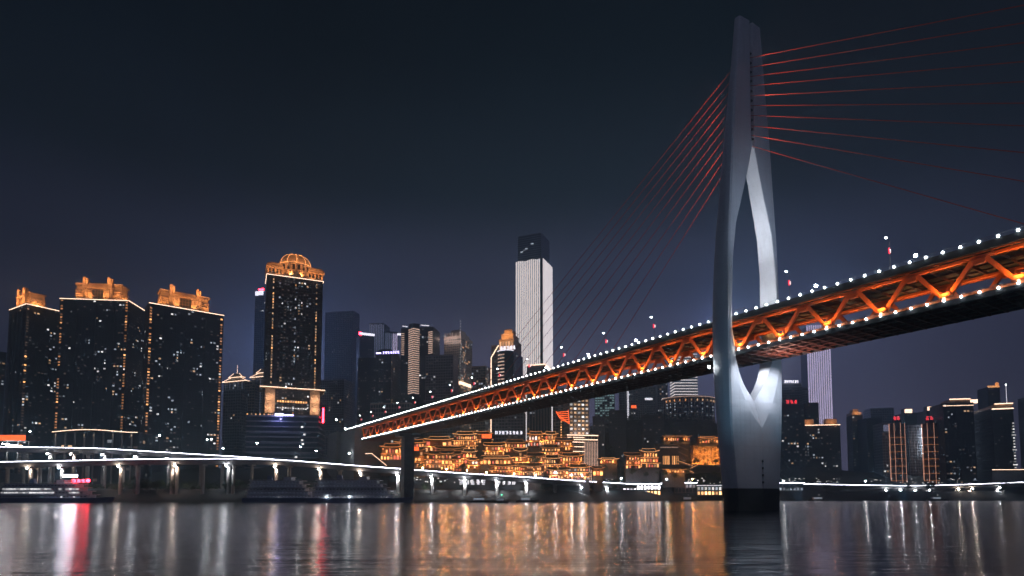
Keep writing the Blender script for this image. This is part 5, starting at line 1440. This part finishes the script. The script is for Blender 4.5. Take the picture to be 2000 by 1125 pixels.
# white characters painted in light on the quay wall
qa = P(898, 946, 512)
qw = thing('quay_wall', 'dark quay wall with large pale lit characters behind the road piers', 'wall', (P(915, 946, 543).x, 543, 6))
box_part(qw, 'wall_face', 'conc_d', (-48, 0, -4), (48, 3, Zv(933, 543) - 6))
mb = MB(); glyphs(mb, P(897, 946, 543).x - qw.location.x, Zv(946, 543) - 6, 5, 3.9, 4.2, seed=51, t=.17); glyphs(mb, P(971, 946, 543).x - qw.location.x, Zv(946, 543) - 6, 4, 3.4, 4.2, seed=52, t=.17)
mb.build('lettering', 'led_d', qw)

# ------------------------------------------------------------------ trees
def make_tree(label, h, seed, group):
    rr = random.Random(seed)
    root = thing('broadleaf_tree', label, 'tree', (0, 0, 0), 0, group)
    tk = MB(); tk.tube((0, 0, -.5), (0, 0, h * .45), h * .03, h * .018, 7)
    cl = []
    for k in range(6):
        a_ = k * 1.05 + rr.random(); q = Vector((math.cos(a_) * h * .2, math.sin(a_) * h * .2, h * rr.uniform(.55, .8)))
        tk.tube((0, 0, h * rr.uniform(.3, .44)), q, h * .012, h * .005, 5); cl.append(q)
    cl.append(Vector((0, 0, h * .85)))
    lf = MB()
    for c in cl:
        rad = h * rr.uniform(.14, .22)
        for i in range(75):
            d_ = Vector((rr.gauss(0, 1), rr.gauss(0, 1), rr.gauss(0, .8))).normalized() * rad * rr.uniform(.5, 1.1)
            p = c + d_; s_ = h * rr.uniform(.025, .05)
            x = Vector((rr.gauss(0, 1), rr.gauss(0, 1), rr.gauss(0, 1))).normalized(); y = x.orthogonal().normalized()
            lf.quad(p - x*s_, p - y*s_*.6, p + x*s_, p + y*s_*.6)
    tk.build('trunk', 'bark', root); lf.build('crown', 'leaf', root)
    return root
GT = 'dark trees along the river bank'
tr_lab = 'dark bank tree on the slope between the water and the elevated road'
protos = [make_tree(tr_lab, h, i + 3, GT) for i, h in enumerate((9, 12, 7.5))]
rr = random.Random(11)
tspots = []
for i in range(46):
    u = rr.choice((rr.uniform(215, 470), rr.uniform(215, 470), rr.uniform(800, 1210), rr.uniform(1530, 2000), rr.uniform(215, 320)))
    X_ = (u - 1000) / 1200 * 515
    yy = shore(X_) + rr.uniform(15, 24)
    tspots.append((K(u, 950) * yy, yy))
n_bank = len(tspots)
extra = [(u, v, Yd) for u, v, Yd in ((1312, 868, 634), (1330, 866, 634), (1352, 868, 632), (1372, 867, 634), (1392, 868, 634), (1402, 872, 630), (938, 900, 552), (1044, 908, 548), (1150, 925, 552), (1200, 930, 575), (1212, 915, 590), (900, 918, 546), (820, 912, 548), (1300, 930, 598), (1318, 932, 598), (1345, 905, 628), (1360, 900, 636), (1378, 904, 632), (1398, 902, 634), (1340, 922, 604), (1368, 926, 604), (1394, 924, 606), (1236, 924, 592), (1262, 926, 592), (1284, 922, 594), (1182, 916, 570))]
xl = ('tree at the left end of the rock terrace top', 'tree above the lit columns of the rock terrace', 'tree left of the middle of rock terrace top', 'tree over the floodlit rock face', 'tree on the terrace next to the pylon edge', 'low tree at the right end of the rock terrace', 'dark tree hiding part of the long plain gallery', 'dark tree beside the red-fronted gallery house', 'tree by the green-roofed long low house', 'tree left of the white quay hall', 'tree on the slope below the tiny lit pavilion', 'tree before the white-lamped terrace house', 'tree right beside the bridge pier', 'tree between quay hall and dim violet hall', 'tree below the long thin lit pavilion', 'golden-lit tree before the left end of floodlit rock', 'golden-lit tree before the middle of floodlit rock', 'golden-lit tree right of the middle of floodlit rock', 'golden-lit tree before the rock nearest the pylon', 'tree left of the zigzag stair ramp foot', 'tree in the middle below the rock terrace', 'tree above the amber quay arches beside the pylon', 'tree under the left cliff restaurant', 'tree under the right cliff restaurant', 'tree at the right foot of the right cliff restaurant', 'tree between kiosk pavilion and tiny lit pavilion')
for i, (u, v, Yd) in enumerate(extra):
    q = P(u, v, Yd); o = copy_tree(protos[i % 3]); o.location = (q.x, q.y, q.z - 3.5 - (2 if i > 14 else 0)); o.rotation_euler = (0, 0, i * 1.3); o.scale = (.75 + .1 * (i % 4),) * 3
    o['label'] = xl[i]
    o['group'] = 'trees on the rock terrace' if i < 6 else 'trees among the stilt houses'
for i, (x, y) in enumerate(tspots):
    o = protos[i] if i < 3 else copy_tree(protos[i % 3])
    o.location = (x, y, 7.5); o.rotation_euler = (0, 0, rr.uniform(0, 6)); sc_ = rr.uniform(.75, 1.25); o.scale = (sc_,) * 3
    if i >= 3: o['label'] = tr_lab
# dense wood on the dark hill below the bridge: one mass
hw = MB(); rr = random.Random(21)
for i in range(620):
    x = rr.uniform(78, 330); dk_ = rr.uniform(66, 170)
    z = land_z(x, dk_); y = shore(x) + dk_; rad = rr.uniform(3, 6)
    for k in range(26):
        d_ = Vector((rr.gauss(0, 1), rr.gauss(0, 1), rr.gauss(0, .8))).normalized() * rad * rr.uniform(.5, 1.1)
        p = Vector((x, y, z + rad * .9)) + d_; s_ = rr.uniform(.7, 1.5)
        a_ = Vector((rr.gauss(0, 1), rr.gauss(0, 1), rr.gauss(0, 1))).normalized(); b_ = a_.orthogonal().normalized()
        hw.quad(p - a_*s_, p - b_*s_*.6, p + a_*s_, p + b_*s_*.6)
hw.build('hillside_wood', 'leaf', kind='stuff')
hw = MB()
for i in range(260):
    x = rr.uniform(-430, -140); dk_ = rr.uniform(28, 75)
    z = 10.5 if dk_ < 60 else 13; y = shore(x) + dk_; rad = rr.uniform(1.5, 3.6)
    for k in range(18):
        d_ = Vector((rr.gauss(0, 1), rr.gauss(0, 1), rr.gauss(0, .8))).normalized() * rad * rr.uniform(.5, 1.1)
        p = Vector((x, y, z + rad * .9)) + d_; s_ = rr.uniform(.4, .9)
        a_ = Vector((rr.gauss(0, 1), rr.gauss(0, 1), rr.gauss(0, 1))).normalized(); b_ = a_.orthogonal().normalized()
        hw.quad(p - a_*s_, p - b_*s_*.6, p + a_*s_, p + b_*s_*.6)
hw.build('bank_shrubbery', 'leaf', kind='stuff')

# promenade lights too many and small to count
pl = MB(); rr = random.Random(31)
for i in range(170):
    u = rr.choice((rr.uniform(1700, 1905), rr.uniform(1520, 1640), rr.uniform(1040, 1215), rr.uniform(1290, 1410), rr.uniform(800, 900)))
    Yd = 612 if u < 1000 else (575 if u < 1215 else (606 if u < 1420 else 668))
    if u < 1000: Yd = 530
    v = rr.uniform(934, 946) if u > 1000 else rr.uniform(925, 942)
    p_ = P(u, v, Yd); s_ = rr.uniform(.25, .7)
    pl.box((p_.x - s_, p_.y, p_.z - s_ * .5), (p_.x + s_, p_.y + .3, p_.z + s_ * .5))
pl.build('promenade_lights', 'w_white', kind='stuff')

# ------------------------------------------------------------------ night haze
HAZE = .0008
if HAZE:
    hz_ = MB().box((-1425, -100, -16), (1425, 1600, 432))
    hm = bpy.data.materials.new('haze'); hm.use_nodes = True
    n = hm.node_tree.nodes; n.clear()
    o_ = n.new('ShaderNodeOutputMaterial'); pv_ = n.new('ShaderNodeVolumePrincipled')
    pv_.inputs['Color'].default_value = (.31, .52, .66, 1); pv_.inputs['Density'].default_value = HAZE; pv_.inputs['Anisotropy'].default_value = .3
    hm.node_tree.links.new(pv_.outputs[0], o_.inputs['Volume'])
    hz_.build('haze', hm, kind='stuff')
